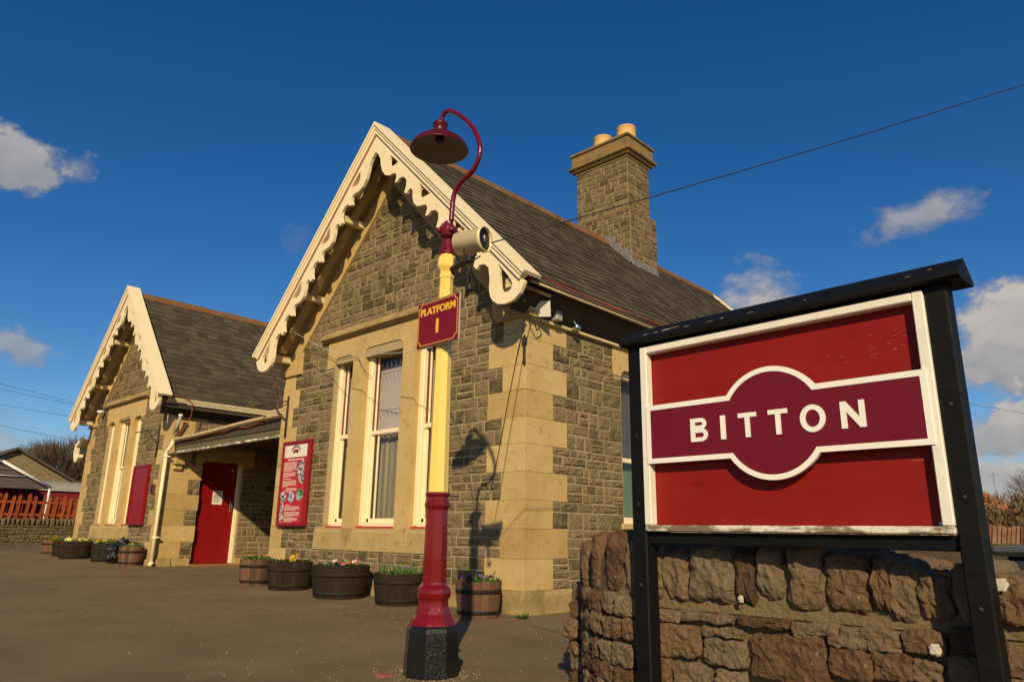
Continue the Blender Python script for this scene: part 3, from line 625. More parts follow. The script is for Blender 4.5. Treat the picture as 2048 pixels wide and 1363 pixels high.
# ---- bargeboards
def barge(xc, za, y, L, name='bargeboard'):
    """pierced boards of a gable; (s, t): along the slope from the apex, inwards from the outer edge"""
    P = [(1.177, .397), (1.221, .359), (1.227, .292), (1.303, .238), (1.398, .238), (1.465, .299), (1.512, .393), (1.577, .376), (1.576, .305), (1.609, .276), (1.673, .286), (1.738, .346), (1.848, .398), (1.953, .388), (2.046, .322), (2.109, .280), (2.173, .300)]
    H = [(1.709, .140), (2.065, .132), (1.966, .242), (1.90, .262), (1.848, .262), (1.80, .22), (1.775, .18)]
    edge = [(.30, .285), (.42, .285), (.52, .31), (.62, .375), (.72, .415), (.84, .425), (.952, .385), (1.008, .325), (1.079, .288), (1.137, .315)]
    for k in (0, 1): edge += [(s+1.05*k, t) for s, t in P]
    edge += [(3.277, .397), (3.321, .359), (3.327, .292), (3.403, .238), (3.498, .238), (3.565, .299), (3.61, .385), (3.69, .379), (3.69, .311), (3.765, .262), (3.853, .255), (3.978, .342), (4.04, .41), (4.096, .455), (4.16, .485), (4.23, .494), (4.317, .475), (4.38, .44), (4.426, .403), (4.49, .322), (4.515, .26), (4.526, .195), (4.503, .10)]
    holes = [[(s, t) for s, t in [(.70, .155), (1.0, .146), (.92, .245), (.85, .268), (.80, .262), (.76, .23), (.73, .19)]]]+[[(s+1.05*k, t) for s, t in H] for k in (0, 1)]
    holes.append([(3.954, .137), (4.05, .20), (4.135, .265), (4.20, .318), (4.25, .334), (4.29, .330), (4.335, .305), (4.365, .262), (4.37, .225), (4.345, .186), (4.30, .165), (4.2, .152)])
    kx = L/4.5; fx = lambda q: (q[0]*kx, q[1])
    for s in (1, -1):
        e = Vector((s*ct, 0, -st_)); inn = Vector((-s*st_, 0, -ct)); M = Matrix((e, inn, e.cross(inn))).transposed().to_4x4(); M.translation = Vector((xc, y, za))
        f = lambda ss, tt: (ss, tt)
        cut = lambda t: t*st_/ct                                     # mitre at the apex: s where x == xc
        mb = MB()
        ring = [(cut(.06), .06), (cut(.285), .285)]+[fx(q) for q in edge]+[(4.49*kx, .06)]
        mb.mesh(poly(ring, [[fx(q) for q in h] for h in holes], .045), 'cream_paint', M)
        # moulded fascia and verge capping, proud of the pierced board
        def strip(t0, t1, ya, yb, mat, s1):
            vs = []
            for yy in (ya, yb):
                for (ss, tt) in ((cut(t0), t0), (cut(t1), t1), (s1, t1), (s1, t0)): p = Vector((xc, yy, za))+e*ss+inn*tt; vs.append(p)
            mb.add(vs, [(0, 1, 2, 3), (7, 6, 5, 4), (0, 4, 5, 1), (1, 5, 6, 2), (2, 6, 7, 3), (3, 7, 4, 0)], mat)
        L1 = 4.42*kx
        strip(.028, .082, y-.050, y+.02, 'cream_paint', L1); strip(-.012, .030, y-.066, y+.03, 'cream_paint', L1+.01); strip(-.05, -.010, y-.085, y+.20, 'cream_paint', L1+.03)
        if s > 0: pass
        for k in range(9):
            ss = (.55+k*.44)*kx; p = Vector((xc, y-.024, za))+e*ss+inn*.17
            mb.lathe([(.011, 0), (.011, .006), (.004, .010)], 'cream_paint', 8, frame_m(p, (1, 0, 0), (0, 0, 1)))
        b = part(mb, name)
        mb = MB(); strip(.0825, .098, y-.030, y-.020, 'stripe_red', L1); sub(mb, 'red_stripe', b)
    # purlin ends / soffit boards between the bargeboard and the wall
    mb = MB()
    for s in (1, -1):
        for d in (.95, 2.05, 3.0):
            d *= kx; x = xc+s*d*.72*1.3; z = za-.36-abs(x-xc)*1.014
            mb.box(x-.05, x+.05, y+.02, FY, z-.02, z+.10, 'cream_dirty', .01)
        a = Vector((xc+s*.1, 0, za-.33-.1)); 
        for off, wd in ((.36, .10),):
            e = Vector((s*ct, 0, -st_)); inn = Vector((-s*st_, 0, -ct)); vs = []
            for yy in (y+.16, y+.28):
                for (ss, tt) in ((cut(.19), .19), (cut(.25), .25), (4.1*kx, .25), (4.1*kx, .19)): vs.append(Vector((xc, yy, za))+e*ss+inn*tt)
            mb.add(vs, [(0, 1, 2, 3), (7, 6, 5, 4), (0, 4, 5, 1), (1, 5, 6, 2), (2, 6, 7, 3), (3, 7, 4, 0)], 'verge_timber')
        vs = []
        for yy in (y+.022, FY+.1):
            for (ss, tt) in ((cut(.14), .14), (cut(.165), .165), (4.40*kx, .165), (4.40*kx, .14)): vs.append(Vector((xc, yy, za))+e*ss+inn*tt)
        mb.add(vs, [(0, 1, 2, 3), (7, 6, 5, 4), (0, 4, 5, 1), (1, 5, 6, 2), (2, 6, 7, 3), (3, 7, 4, 0)], 'verge_timber')
    part(mb, 'verge_soffit')
barge(-8.0, 6.63, 5.45, 4.35)
barge(-17.82, 6.34, 5.45, 4.15)
# plain white barge of the far gable
mb = MB()
for s in (1, -1):
    e = Vector((s*ct, 0, -st_)); nr = Vector((s*st_, 0, ct)); vs = []
    for yy in (15.5, 15.66):
        for (a, b) in ((0, .04), (0, -.2), (4.35, -.2), (4.35, .04)): vs.append(Vector((-8.05, yy, 6.62))+e*a+nr*b)
    mb.add(vs, [(0, 1, 2, 3), (7, 6, 5, 4), (0, 4, 5, 1), (1, 5, 6, 2), (2, 6, 7, 3), (3, 7, 4, 0)], 'cream_paint')
part(mb, 'bargeboard')

# ---- eaves, gutters, rain pipe
def gutter(mb, p0, p1, r, mat, n=8, lip=None):
    p0 = Vector(p0); p1 = Vector(p1); t = (p1-p0).normalized(); sd = t.cross(Vector((0, 0, 1))).normalized(); k = 12
    vs = []
    for i in range(k+1):
        p = p0.lerp(p1, i/k)+Vector((0, 0, -.012*math.sin(i/k*math.pi*2)))
        for rr in (r, r-.006):
            for j in range(n+1):
                a = math.pi*(1+j/n); vs.append(p+sd*math.cos(a)*rr+Vector((0, 0, 1))*math.sin(a)*rr)
    w_ = 2*(n+1); fs = []
    for i in range(k):
        for j in range(w_-1):
            if j == n: continue
            fs.append((i*w_+j, i*w_+j+1, (i+1)*w_+j+1, (i+1)*w_+j))
        fs.append((i*w_, (i+1)*w_, (i+1)*w_+n+1, i*w_+n+1)); fs.append((i*w_+n, i*w_+w_-1, (i+1)*w_+w_-1, (i+1)*w_+n))
    mb.add(vs, fs, mat, True)
mb = MB(); gutter(mb, (-5.095, 5.56, 3.612), (-5.095, 15.4, 3.56), .052, 'gutter_brown')
mb.tube([(-5.062, 5.6, 3.566), (-5.06, 6.3, 3.556), (-5.062, 7.0, 3.556), (-5.06, 9.5, 3.54)], .013, 'cream_dirty', 6); mb.tube([(-5.05, 5.6, 3.612), (-5.05, 7.0, 3.605), (-5.05, 12, 3.585)], .009, 'gutter_brown', 6); part(mb, 'gutter')
mb = MB(); prism_y(mb, 5.62, 15.4, [(XR+.02, 3.31), (XR+.02, 3.42), (-5.15, 3.60), (-5.15, 3.56)], 'soffit'); part(mb, 'eaves_soffit')
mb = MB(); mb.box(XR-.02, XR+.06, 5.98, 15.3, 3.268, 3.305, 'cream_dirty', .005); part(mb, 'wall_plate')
mb = MB(); mb.box(-5.43, -5.14, 5.475, 5.60, 3.33, 3.60, 'soffit'); part(mb, 'eaves_soffit')
# left block eaves gutter that turns across the link roof
mb = MB()
for dz, dx in ((.0, 0), (-.038, -.02), (-.073, -.04)):
    mb.box(-15.12+dx, -15.06+dx, 5.62, 7.92-dx, 3.395+dz, 3.425+dz, 'cream_paint', .006); mb.box(-15.06+dx, -10.9, 7.86-dx, 7.93-dx, 3.395+dz, 3.425+dz, 'cream_paint', .006)
mb.box(-15.19, -15.13, 5.62, 7.98, 3.24, 3.42, 'soffit'); mb.box(-15.1, -10.9, 7.98, 8.06, 3.24, 3.42, 'soffit'); part(mb, 'gutter')
mb = MB(); prism_y(mb, 5.62, 8.4, [(PX+.01, 3.12), (PX+.01, 3.26), (-15.14, 3.40), (-15.14, 3.33)], 'soffit')
mb.box(PX+.0, PX+.05, 5.98, 8.4, 3.105, 3.135, 'dark_timber')
for i in range(7): mb.box(-15.19, -15.155, 5.9+i*.28, 6.04+i*.28, 3.30, 3.314, 'cream_dirty')
part(mb, 'eaves_soffit')
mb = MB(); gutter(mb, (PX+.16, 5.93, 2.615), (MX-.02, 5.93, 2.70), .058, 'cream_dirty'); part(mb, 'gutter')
# porch beam and lead flat behind the gutter
mb = MB(); mb.box(PX+.05, MX-.005, 5.99, 6.06, 2.47, 2.61, 'dark_timber', .006); mb.box(PX+.05, MX-.005, 6.01, 6.05, 2.355, 2.47, 'porch_board'); part(mb, 'porch_beam')
mb = MB(); prism_x(mb, PX+.04, MX-.005, [(5.985, 2.325), (6.07, 2.325), (6.07, 2.368), (5.985, 2.362)], 'peeling_white'); part(mb, 'beam_edge')
mb = MB(); mb.box(PX+.02, MX-.003, 6.06, 8.42, 2.56, 2.66, 'soffit'); part(mb, 'porch_roof')
mb = MB(); zg = gz(-15.3); c = (-15.26, 5.83)
mb.tube(smooth_path([(PX+.19, 5.90, 2.57), (PX+.185, 5.88, 2.47), (PX+.14, 5.855, 2.39), (PX+.09, 5.84, 2.33), (PX+.085, 5.84, 2.24)], 5), .036, 'cream_paint', 12)
mb.tube([(PX+.085, 5.84, 2.26), (PX+.085, 5.84, zg+.03)], .036, 'cream_paint', 14)
for zc in (2.22, .62, .13): mb.lathe([(.036, 0), (.047, .004), (.047, .05), (.036, .054)], 'cream_paint', 14, Matrix.Translation((PX+.085, 5.84, zc)))
for zc in (2.235, .635): mb.box(PX+.035, PX+.135, 5.84, 5.915, zc, zc+.03, 'cream_paint', .004)
mb.tube([(PX+.085, 5.84, zg+.06), (PX+.085, 5.80, zg+.02)], .04, 'cream_paint', 12)
part(mb, 'rain_pipe')
# gutter end bracket of the left corner (seen past the left edge)
mb = MB(); prism_y(mb, 5.75, 5.85, [(-20.72, 2.55), (-20.95, 2.42), (-21.12, 2.5), (-21.2, 2.68), (-21.17, 2.9), (-20.72, 3.05), (-20.72, 2.98), (-21.08, 2.83), (-21.1, 2.66), (-20.95, 2.52), (-20.72, 2.62)], 'cream_paint'); prism_y(mb, 5.8, 8.0, [(-20.7, 2.95), (-21.25, 2.8), (-21.25, 2.84), (-20.7, 3.0)], 'cream_dirty'); part(mb, 'eaves_bracket')

# ---- chimney
mb = MB(); rng = random.Random(77); cx0, cx1, cy0, cy1 = -8.82, -7.50, 11.24, 12.03
lx0, lx1, ly0, ly1 = -8.88, -7.44, 11.20, 12.16
zs_ = 7.20; zt_ = 8.40
mb.box(cx0+.005, cx1-.005, cy0+.005, cy1-.005, zs_, zt_, 'mortar'); mb.box(lx0+.005, lx1-.005, ly0+.005, ly1-.005, 5.6, zs_, 'mortar')
z = 5.6; lc = []
while z < zs_-.03: h = rng.uniform(.12, .16); lc.append((z, min(z+h, zs_))); z += h
z = zs_+.02; uc = []
while z < zt_-.05: h = rng.uniform(.10, .14); uc.append((z, min(z+h, zt_))); z += h
for cs, (a, b, c, d) in ((lc, (lx0, lx1, ly0, ly1)), (uc, (cx0, cx1, cy0, cy1))):
    for (O, u, n, l) in (((a, c, 0), (1, 0, 0), (0, -1, 0), b-a), ((b, c, 0), (0, 1, 0), (1, 0, 0), d-c), ((a, c, 0), (0, 1, 0), (-1, 0, 0), d-c), ((a, d, 0), (1, 0, 0), (0, 1, 0), b-a)):
        rubble(mb, O, u, n, cs, lambda p, q, l=l: [(.0, l)], .16, .32, rng=rng, gap=.012, amp=.015)
for (a, b, c, d, e) in ((0, 0, .0, zs_-.01, zs_+.035),): mb.box(lx0-.01, lx1+.01, ly0-.01, ly1+.01, d, e, 'chimney_cap', .012)
ch = part(mb, 'chimney')
mb = MB(); mb.box(cx0-.03, cx1+.03, cy0-.03, cy1+.03, zt_, zt_+.045, 'ashlar', .01)
mb.box(cx0-.15, cx1+.15, cy0-.15, cy1+.15, zt_+.105, zt_+.165, 'chimney_cap', .02); mb.box(cx0-.10, cx1+.10, cy0-.10, cy1+.10, zt_+.045, zt_+.105, 'chimney_cap', .03)
mb.box(cx0-.08, cx1+.08, cy0-.08, cy1+.08, zt_+.165, zt_+.43, 'chimney_cap', .012); mb.box(cx0-.12, cx1+.12, cy0-.12, cy1+.12, zt_+.43, zt_+.50, 'chimney_cap', .02); mb.box(cx0-.02, cx1+.02, cy0-.02, cy1+.02, zt_+.50, zt_+.54, 'mortar', .02)
sub(mb, 'chimney_cap', ch)
for px in (-8.36, -7.74):
    mb = MB(); mb.lathe([(.215, 0), (.205, .20), (.203, .375), (.209, .38), (.209, .40), (.185, .405), (.18, .1)], 'clay_pot', 24, Matrix.Translation((px, cy0+.36, zt_+.50))); sub(mb, 'chimney_pot', ch)
mb = MB(); rng = random.Random(3)
for i in range(4):
    x = -8.10+i*.165; z = 6.62-abs(x+8.05)*1.014; mb.box(x-.09, x+.09, ly0-.024, ly0-.016, z-.06, z+.19, 'lead', .003)
mb.box(-7.60, lx1+.03, ly0-.03, ly0-.015, 6.03, 6.30, 'lead', .004)
for i in range(5):
    mb.box(lx1+.002, lx1+.02, ly0+.02+i*.19, ly0+.20+i*.19, 5.98, 6.10+.02*(i % 2), 'lead', .003)
sub(mb, 'lead_flashing', ch)

# ================================================================ LAMP POST
LX, LY = -3.668, 3.16; lg = gz(LX)
lamp = empty('lamp_post', (LX, LY, lg), 'octagonal maroon and yellow lamp post with a black foot and swan neck lamp', 'lamp post')
T = Matrix.Translation
PH = R(-53.1)
def octo(prof, mat, name, n=8, smooth=False, parent=lamp):
    mb = MB(); mb.lathe([(r*1.035, z-lg) for r, z in prof], mat, n, None, PH, smooth); return sub(mb, name, parent)
octo([(.172, lg-.02), (.166, .10), (.160, .24), (.154, .265), (.143, .277)], 'black_paint', 'post_base')
octo([(.143, .277), (.140, .285), (.128, .31), (.108, .345), (.096, .385), (.0935, .41), (.0935, .425), (.104, .44), (.108, .465), (.104, .49), (.092, .505), (.080, .515), (.0765, .53), (.0690, .975), (.070, .985), (.081, 1.0), (.082, 1.015), (.077, 1.03), (.069, 1.037), (.0685, 1.06), (.079, 1.072), (.080, 1.086), (.066, 1.092)], 'base_red', 'lower_shaft')
octo([(.0665, 1.092), (.0485, 2.50), (.0470, 2.575), (.053, 2.585), (.053, 2.605), (.048, 2.612), (.0485, 2.625), (.066, 2.66), (.070, 2.675), (.070, 2.705), (.062, 2.735), (.050, 2.76)], 'yellow_paint', 'upper_shaft')
fin = octo([(.052, 2.76), (.058, 2.765), (.060, 2.785), (.054, 2.80), (.047, 2.83), (.040, 2.868), (.034, 2.872), (.036, 2.88), (.062, 2.90), (.071, 2.935), (.066, 2.968), (.042, 2.99), (.034, 2.995), (.032, 3.02), (.021, 3.025)], 'maroon_paint', 'finial', 12)
mb = MB()
for a in (-100, -20, 60, 140): mb.lathe([(.022, 0), (.022, .028), (.012, .034)], 'maroon_paint', 8, T((.060*math.cos(R(a)), .060*math.sin(R(a)), 2.935-lg)) @ Matrix.Rotation(R(a), 4, 'Z') @ Matrix.Rotation(R(90), 4, 'Y')); sub(mb, 'finial_boss', lamp); mb = MB()
pts = [(-3.640, 3.02), (-3.636, 3.10), (-3.628, 3.19), (-3.600, 3.26), (-3.545, 3.30), (-3.470, 3.325), (-3.410, 3.365), (-3.365, 3.43), (-3.357, 3.51), (-3.385, 3.60), (-3.440, 3.70), (-3.520, 3.80), (-3.620, 3.895), (-3.705, 3.955), (-3.755, 3.968), (-3.792, 3.945), (-3.805, 3.90), (-3.806, 3.87)]
mb = MB(); mb.tube(smooth_path([(x-LX, 0, z-lg) for x, z in pts], 5), .0185, 'maroon_paint', 12); sub(mb, 'swan_neck', lamp)
mb = MB(); S = T((-3.812-LX, 0, -lg))
mb.lathe([(.026, 3.90), (.052, 3.895), (.060, 3.885), (.060, 3.87), (.051, 3.862), (.051, 3.80), (.064, 3.785), (.10, 3.775), (.155, 3.752), (.20, 3.715), (.222, 3.672), (.226, 3.666), (.222, 3.662)], 'shade_paint', 48, S, caps=False)
shd = sub(mb, 'lamp_shade', lamp)
mb = MB(); mb.lathe([(.222, 3.662), (.216, 3.67), (.195, 3.708), (.15, 3.744), (.10, 3.766), (.05, 3.775), (.001, 3.777)], 'shade_inside', 48, S, caps=False); sub(mb, 'shade_lining', shd)
mb = MB(); mb.lathe([(.034, 3.78), (.034, 3.735), (.026, 3.73), (.001, 3.73)], 'iron', 16, S, caps=False); sub(mb, 'lamp_holder', shd)
mb = MB(); rock(mb, (-3.838, 2.93, gz(-3.8)+.0), (.07, .05, .012), 'brick_red', 4, .15, 3, 6); tag(mb.obj('brick'), 'broken red brick set flush in the asphalt beside the lamp post foot', 'brick')

# platform sign on the post
PS = empty('platform_sign', (-3.645, 3.085, 2.245), 'maroon platform number plate with gold lettering fixed to the lamp post', 'sign', rz=R(-1))
mb = MB(); w, h = .2235, .168
mb.box(-w, w, -.006, .006, -h, h, 'grey_plastic', .003); mb.box(-.03, .03, .006, .035, -.1, -.06, 'iron'); mb.box(-.03, .03, .006, .035, .06, .1, 'iron'); sub(mb, 'sign_backing', PS)
mb = MB(); mb.box(-w+.006, w-.006, -.010, -.0062, -h+.006, h-.006, 'plate_maroon'); sub(mb, 'sign_plate', PS)
def notch(w, h, r): return arc(w, h, r, 270, 180, 6)+arc(-w, h, r, 0, -90, 6)+arc(-w, -h, r, 90, 0, 6)+arc(w, -h, r, 180, 90, 6)
mb = MB(); FM = frame_m((0, -.0115, 0), (1, 0, 0), (0, 0, 1)); mb.mesh(poly(notch(w-.014, h-.014, .03), [notch(w-.0185, h-.0185, .03)], .001), 'gold', FM); sub(mb, 'sign_border', PS)
mb = MB(); me = text('PLATFORM', .070, .002, .0024, space=1.0); xs_ = [v.co.x for v in me.vertices]; k = .372/(max(xs_)-min(xs_)); c = (max(xs_)+min(xs_))/2
mb.mesh(me, 'gold', frame_m((-c*k, -.0120, .086), (k, 0, 0), (0, 0, 1.0))); sub(mb, 'lettering', PS)
mb = MB(); mb.box(-.0125, .0125, -.013, -.0102, -.083, .018, 'gold'); sub(mb, 'numeral', PS)

# loudspeaker on the post
SPA = Vector((.974, .237, -.03)).normalized()
SP = empty('loudspeaker', (-3.283, 3.17, 2.783), 'cream cylindrical loudspeaker on a bracket beside the lamp post finial', 'loudspeaker')
up = Vector((0, 0, 1)); sx_ = up.cross(SPA).normalized(); MS = Matrix((sx_, SPA.cross(sx_), SPA)).transposed().to_4x4()
mb = MB(); mb.lathe([(.060, -.240), (.080, -.228), (.082, -.03), (.090, -.025), (.091, 0), (.083, .002), (.081, -.02)], 'speaker_cream', 32, MS, caps=False); mb.lathe([(.001, -.241), (.06, -.240)], 'speaker_cream', 32, MS, caps=False); sub(mb, 'speaker_case', SP)
mb = MB(); mb.lathe([(.081, -.022), (.05, -.018), (.012, -.010), (.001, -.009)], 'black_mesh', 32, MS, caps=False); mb.box(-.004, .004, -.015, .03, -.012, -.006, 'chrome', 0, MS); sub(mb, 'grille', SP)
mb = MB(); mb.tube([(-.38, -.01, -.145), (-.06, -.04, -.105)], .016, 'iron', 8); mb.tube([(-.36, 0, -.16), (-.02, -.03, -.13)], .006, 'iron', 6)
mb.tube(smooth_path([(-.14, -.03, -.13), (-.10, -.05, -.20), (-.13, -.04, -.28), (-.09, -.04, -.33), (-.13, -.03, -.30), (-.15, -.02, -.2)], 5), .006, 'cable_black', 6)
mb.tube(smooth_path([(-.16, -.05, -.11), (-.12, -.09, -.03), (-.09, -.085, .03), (-.10, -.075, .045)], 5), .004, 'cable_black', 6)
mb.box(-.42, -.34, -.03, .03, -.18, -.10, 'iron', .006); mb.box(-.16, -.10, -.06, -.01, -.15, -.095, 'iron', .006); mb.box(-.13, -.09, -.055, -.01, -.36, -.31, 'iron', .01); sub(mb, 'bracket', SP)

# ================================================================ STATION NAME BOARD
sg = R(-2.3345)
NB = empty('station_sign', (-1, 2.9, gz(-1)), 'red and maroon station name board in a white frame between black posts', 'sign', rz=sg)
g0 = -gz(-1)
def nbx(mb, a, b, y0, y1, z0, z1, mat, bev=.004): mb.box(a, b, y0, y1, z0+g0, z1+g0, mat, bev)
for (a, b) in ((-.985, -.906), (.371, .446)):
    mb = MB(); nbx(mb, a, b, -.015, .072, -.1, 1.755, 'black_wood', .006)
    xb = (a+b)/2
    for zb_ in (.62, .98, 1.30): mb.lathe([(.008, 0), (.008, .003), (.003, .005)], 'iron', 8, frame_m((xb, -.015, zb_+g0), (1, 0, 0), (0, 0, 1)))
    sub(mb, 'post', NB)
mb = MB(); k = [(-.045, 1.745), (-.062, 1.752), (-.062, 1.768), (.035, 1.838), (.135, 1.768), (.135, 1.752), (.115, 1.745)]
prism_x(mb, -1.002, .503, [(y, z+g0) for y, z in k], 'black_wood'); sub(mb, 'cap_rail', NB)
mb = MB(); nbx(mb, -.905, .370, .006, .07, .80, .853, 'black_wood'); sub(mb, 'rail', NB)
mb = MB(); nbx(mb, -.905, .370, .0, .07, 1.7335, 1.747, 'black_wood'); sub(mb, 'rail', NB)
mb = MB(); nbx(mb, -.905, .370, .020, .045, .856, 1.731, 'sign_red', 0); sub(mb, 'board', NB)
mb = MB()
nbx(mb, -.9045, -.866, -.028, .02, .884, 1.731, 'white_paint'); nbx(mb, .331, .3695, -.028, .02, .884, 1.731, 'white_paint'); nbx(mb, -.866, .331, -.028, .02, 1.696, 1.731, 'white_paint'); nbx(mb, -.9045, .3695, -.027, .02, .8565, .8835, 'peeling_white'); sub(mb, 'frame', NB)
rng = random.Random(19)
material('bare_wood', [(.30, .23, .15), (.42, .34, .24)], .9, 20, 6, bump=.4, spec=.2)
material('faded_red', [(.34, .09, .06), (.44, .17, .12)], .8, 30, 6, spec=.2)
def flake(mb, c, ux, uy, l, w, mat):
    c = Vector(c); ux = Vector(ux); uy = Vector(uy); n = 11; vs = []
    for i in range(n):
        a = 2*math.pi*i/n; k = rng.uniform(.55, 1.15); vs.append(c+ux*math.cos(a)*l*k+uy*math.sin(a)*w*k)
    mb.add(vs, [tuple(range(n))], mat)
mb = MB(); cu_ = Vector((0, .097, .070)).normalized(); cn_ = Vector((0, -.070, .097)).normalized()
for x, t, l, w in ((-.745, .35, .028, .010), (-.80, .30, .02, .004), (-.70, .42, .03, .004), (-.86, .3, .02, .004), (-.62, .22, .022, .0035), (-.50, .2, .03, .003), (-.44, .25, .012, .006), (-.30, .2, .02, .003), (-.06, .25, .006, .004), (.33, .3, .012, .003), (.40, .55, .01, .003)):
    p = Vector((x, -.062, 1.768+g0)).lerp(Vector((x, .035, 1.838+g0)), t)+cn_*.0012; mb = MB(); flake(mb, p, (1, 0, .0), cu_, l, w, 'bare_wood'); sub(mb, 'worn_paint', NB)
for i in range(26):
    x = rng.gauss(.19, .09); z = 1.555+rng.gauss(0, .03)+(x-.19)*.12
    if x < .325: mb = MB(); flake(mb, (x, .0194, z+g0), (1, 0, .02), (0, 0, 1), rng.uniform(.004, .014), rng.uniform(.0005, .0010), 'faded_red'); sub(mb, 'worn_paint', NB)
for x, z, l in ((.27, 1.115, .03), (.29, 1.118, .012), (.315, .893, .006)): mb = MB(); flake(mb, (x, .0194, z+g0), (1, 0, .0), (0, 0, 1), l, .0012 if z > 1 else .006, 'faded_red' if z > 1 else 'white_paint'); sub(mb, 'worn_paint', NB)
def roundel(x0, x1, z0, z1, cx, cz, r):
    a0 = math.degrees(math.asin((z1-cz)/r)); a1 = math.degrees(math.asin((z0-cz)/r))
    return [(x1, z0), (x1, z1)]+arc(cx, cz, r, a0, 180-a0, 40)+[(x0, z1), (x0, z0)]+arc(cx, cz, r, 180-a1, 360+a1, 40)
o = roundel(-.872, .348, 1.162+g0, 1.434+g0, -.252, 1.299+g0, .236); i = roundel(-.849, .326, 1.184+g0, 1.411+g0, -.252, 1.299+g0, .214)
FMn = frame_m((0, -.024, 0), (1, 0, 0), (0, 0, 1))
mb = MB(); mb.mesh(poly(o, [i], .020), 'lettering_white', FMn); sub(mb, 'white_outline', NB)
mb = MB(); mb.mesh(poly(i, [], .014), 'sign_maroon', FMn); pan = sub(mb, 'roundel_panel', NB)
mb = MB()
def lett(ch, x0, x1):
    z0, z1 = 0, .104; t = .0215; w = x1-x0
    if ch == 'I': return [([(0, 0), (w, 0), (w, z1), (0, z1)], [])]
    if ch == 'T': return [([(w/2-t/2, 0), (w/2+t/2, 0), (w/2+t/2, z1-t*.9), (w, z1-t*.9), (w, z1), (0, z1), (0, z1-t*.9), (w/2-t/2, z1-t*.9)], [])]
    if ch == 'N': return [([(0, 0), (t, 0), (t, z1*.62), (w-t*1.02, 0), (w, 0), (w, z1), (w-t, z1), (w-t, z1*.38), (t*1.02, z1), (0, z1)], [])]
    if ch == 'O':
        c = (w/2, z1/2); ell = lambda rx, rz: [(c[0]+rx*math.cos(q*math.pi/24), c[1]+rz*math.sin(q*math.pi/24)) for q in range(48)]
        return [(ell(w/2, z1/2+.003), [ell(w/2-t, z1/2+.003-t*.95)])]
    if ch == 'B':
        rt = z1*.245; rb = z1*.275
        out = [(0, 0), (w-rb, 0)]+arc(w-rb, rb, rb, -90, 65, 10)+arc(w-rb-.002, z1-rt, rt, -65, 90, 10)+[(0, z1)]
        u1 = t*.85; h1 = [(t, u1)]+[(w-rb, u1)]+arc(w-rb, rb, rb-u1, -90, 90, 8)[1:]+[(t, 2*rb-u1)]
        h2 = [(t, z1-2*rt+u1)]+arc(w-rb-.002, z1-rt, rt-u1, -90, 90, 8)+[(t, z1-u1)]
        return [(out, [h1, h2])]
for ch, x0, x1 in (('B', -.632, -.547), ('I', -.482, -.459), ('T', -.397, -.314), ('T', -.261, -.178), ('O', -.127, -.025), ('N', .034, .125)):
    for (o_, h_) in lett(ch, x0, x1): mb.mesh(poly(o_, h_, .006), 'lettering_white', frame_m((x0, -.033, 1.245+g0), (1, 0, 0), (0, 0, 1)))
    sub(mb, 'letter', pan); mb = MB()

# ================================================================ RUBBLE WALL behind the name board
SW_ = empty('stone_wall', (-1.5, 3.4, gz(-1.5)), 'low rubble stone wall with upright coping stones behind the station sign', 'wall')
SWi = Matrix.Translation(-SW_.location)
def swp(mb, name):
    o = mb.obj(name); o.parent = SW_; o.matrix_parent_inverse = SWi; return o
rng = random.Random(8)
def wy(x):                                   # front line of the wall in plan; its end is rounded off
    if x > -2.12: return 3.045
    d = (-2.12-x); return 3.045+.25*d+.95*d*d
mb = MB(); prof = []
plan = [(3.0, 3.065)]+[(x, wy(x)+.02) for x in (-2.1, -2.2, -2.3, -2.4, -2.5, -2.6, -2.7, -2.8)]+[(-2.88, 3.66), (-2.86, 3.76), (3.0, 3.76)]
mb.mesh(poly(plan, [], .68), 'wall_mortar', T((0, 0, .30)))
STN = [(-1.98,-1.93,0.53,0.73),(-1.91,-1.79,0.53,0.74),(-1.78,-1.56,0.54,0.73),(-1.54,-1.47,0.54,0.74),(-1.45,-1.35,0.57,0.75),(-1.31,-1.18,0.54,0.77),(-1.16,-1.00,0.54,0.74),(-0.97,-0.93,0.56,0.74),(-0.92,-0.84,0.52,0.73),(-.82,-.72,.54,.69),(-.70,-.60,.55,.68),(-.585,-.47,.54,.69),(-.45,-.33,.54,.69)]
STN2 = [(-1.98,-1.83,0.46,0.495),(-1.82,-1.58,0.475,0.50),(-1.55,-1.33,0.475,0.505),(-1.31,-1.13,0.465,0.50),(-1.97,-1.735,0.315,0.445),(-1.72,-1.54,0.42,0.447),(-1.715,-1.52,0.30,0.40),(-1.50,-1.19,0.275,0.445),(-1.12,-0.91,0.435,0.505),(-1.17,-1.02,0.32,0.42),(-1.01,-0.88,0.335,0.425),(-0.87,-0.78,0.34,0.415),(-0.89,-0.76,0.44,0.515),(-1.98,-1.90,0.18,0.295),(-1.88,-1.70,0.18,0.285),(-1.66,-1.53,0.20,0.275),(-.74,-.58,.46,.53),(-.75,-.62,.34,.445),(-.60,-.45,.40,.45),(-.6,-.44,.28,.39),(-.43,-.25,.44,.54),(-.43,-.28,.31,.43),(-1.17,-1.05,.435,.46),(-1.31,-1.2,.45,.46)]
cr_ = lambda v: v*3.16/3.1
for k, (a, b, c, d) in enumerate(STN2):
    a, b, c, d = a*.99, b*.99, .84+(c-.84)*.99, .84+(d-.84)*.99; rock(mb, ((a+b)/2, 3.07, (c+d)/2), ((b-a)/2+.004, .055, (d-c)/2+.004), 'wall_stone', 7, .06, k*3.7+1, 20, rng.uniform(-.04, .04), rng.uniform(-.04, .04))
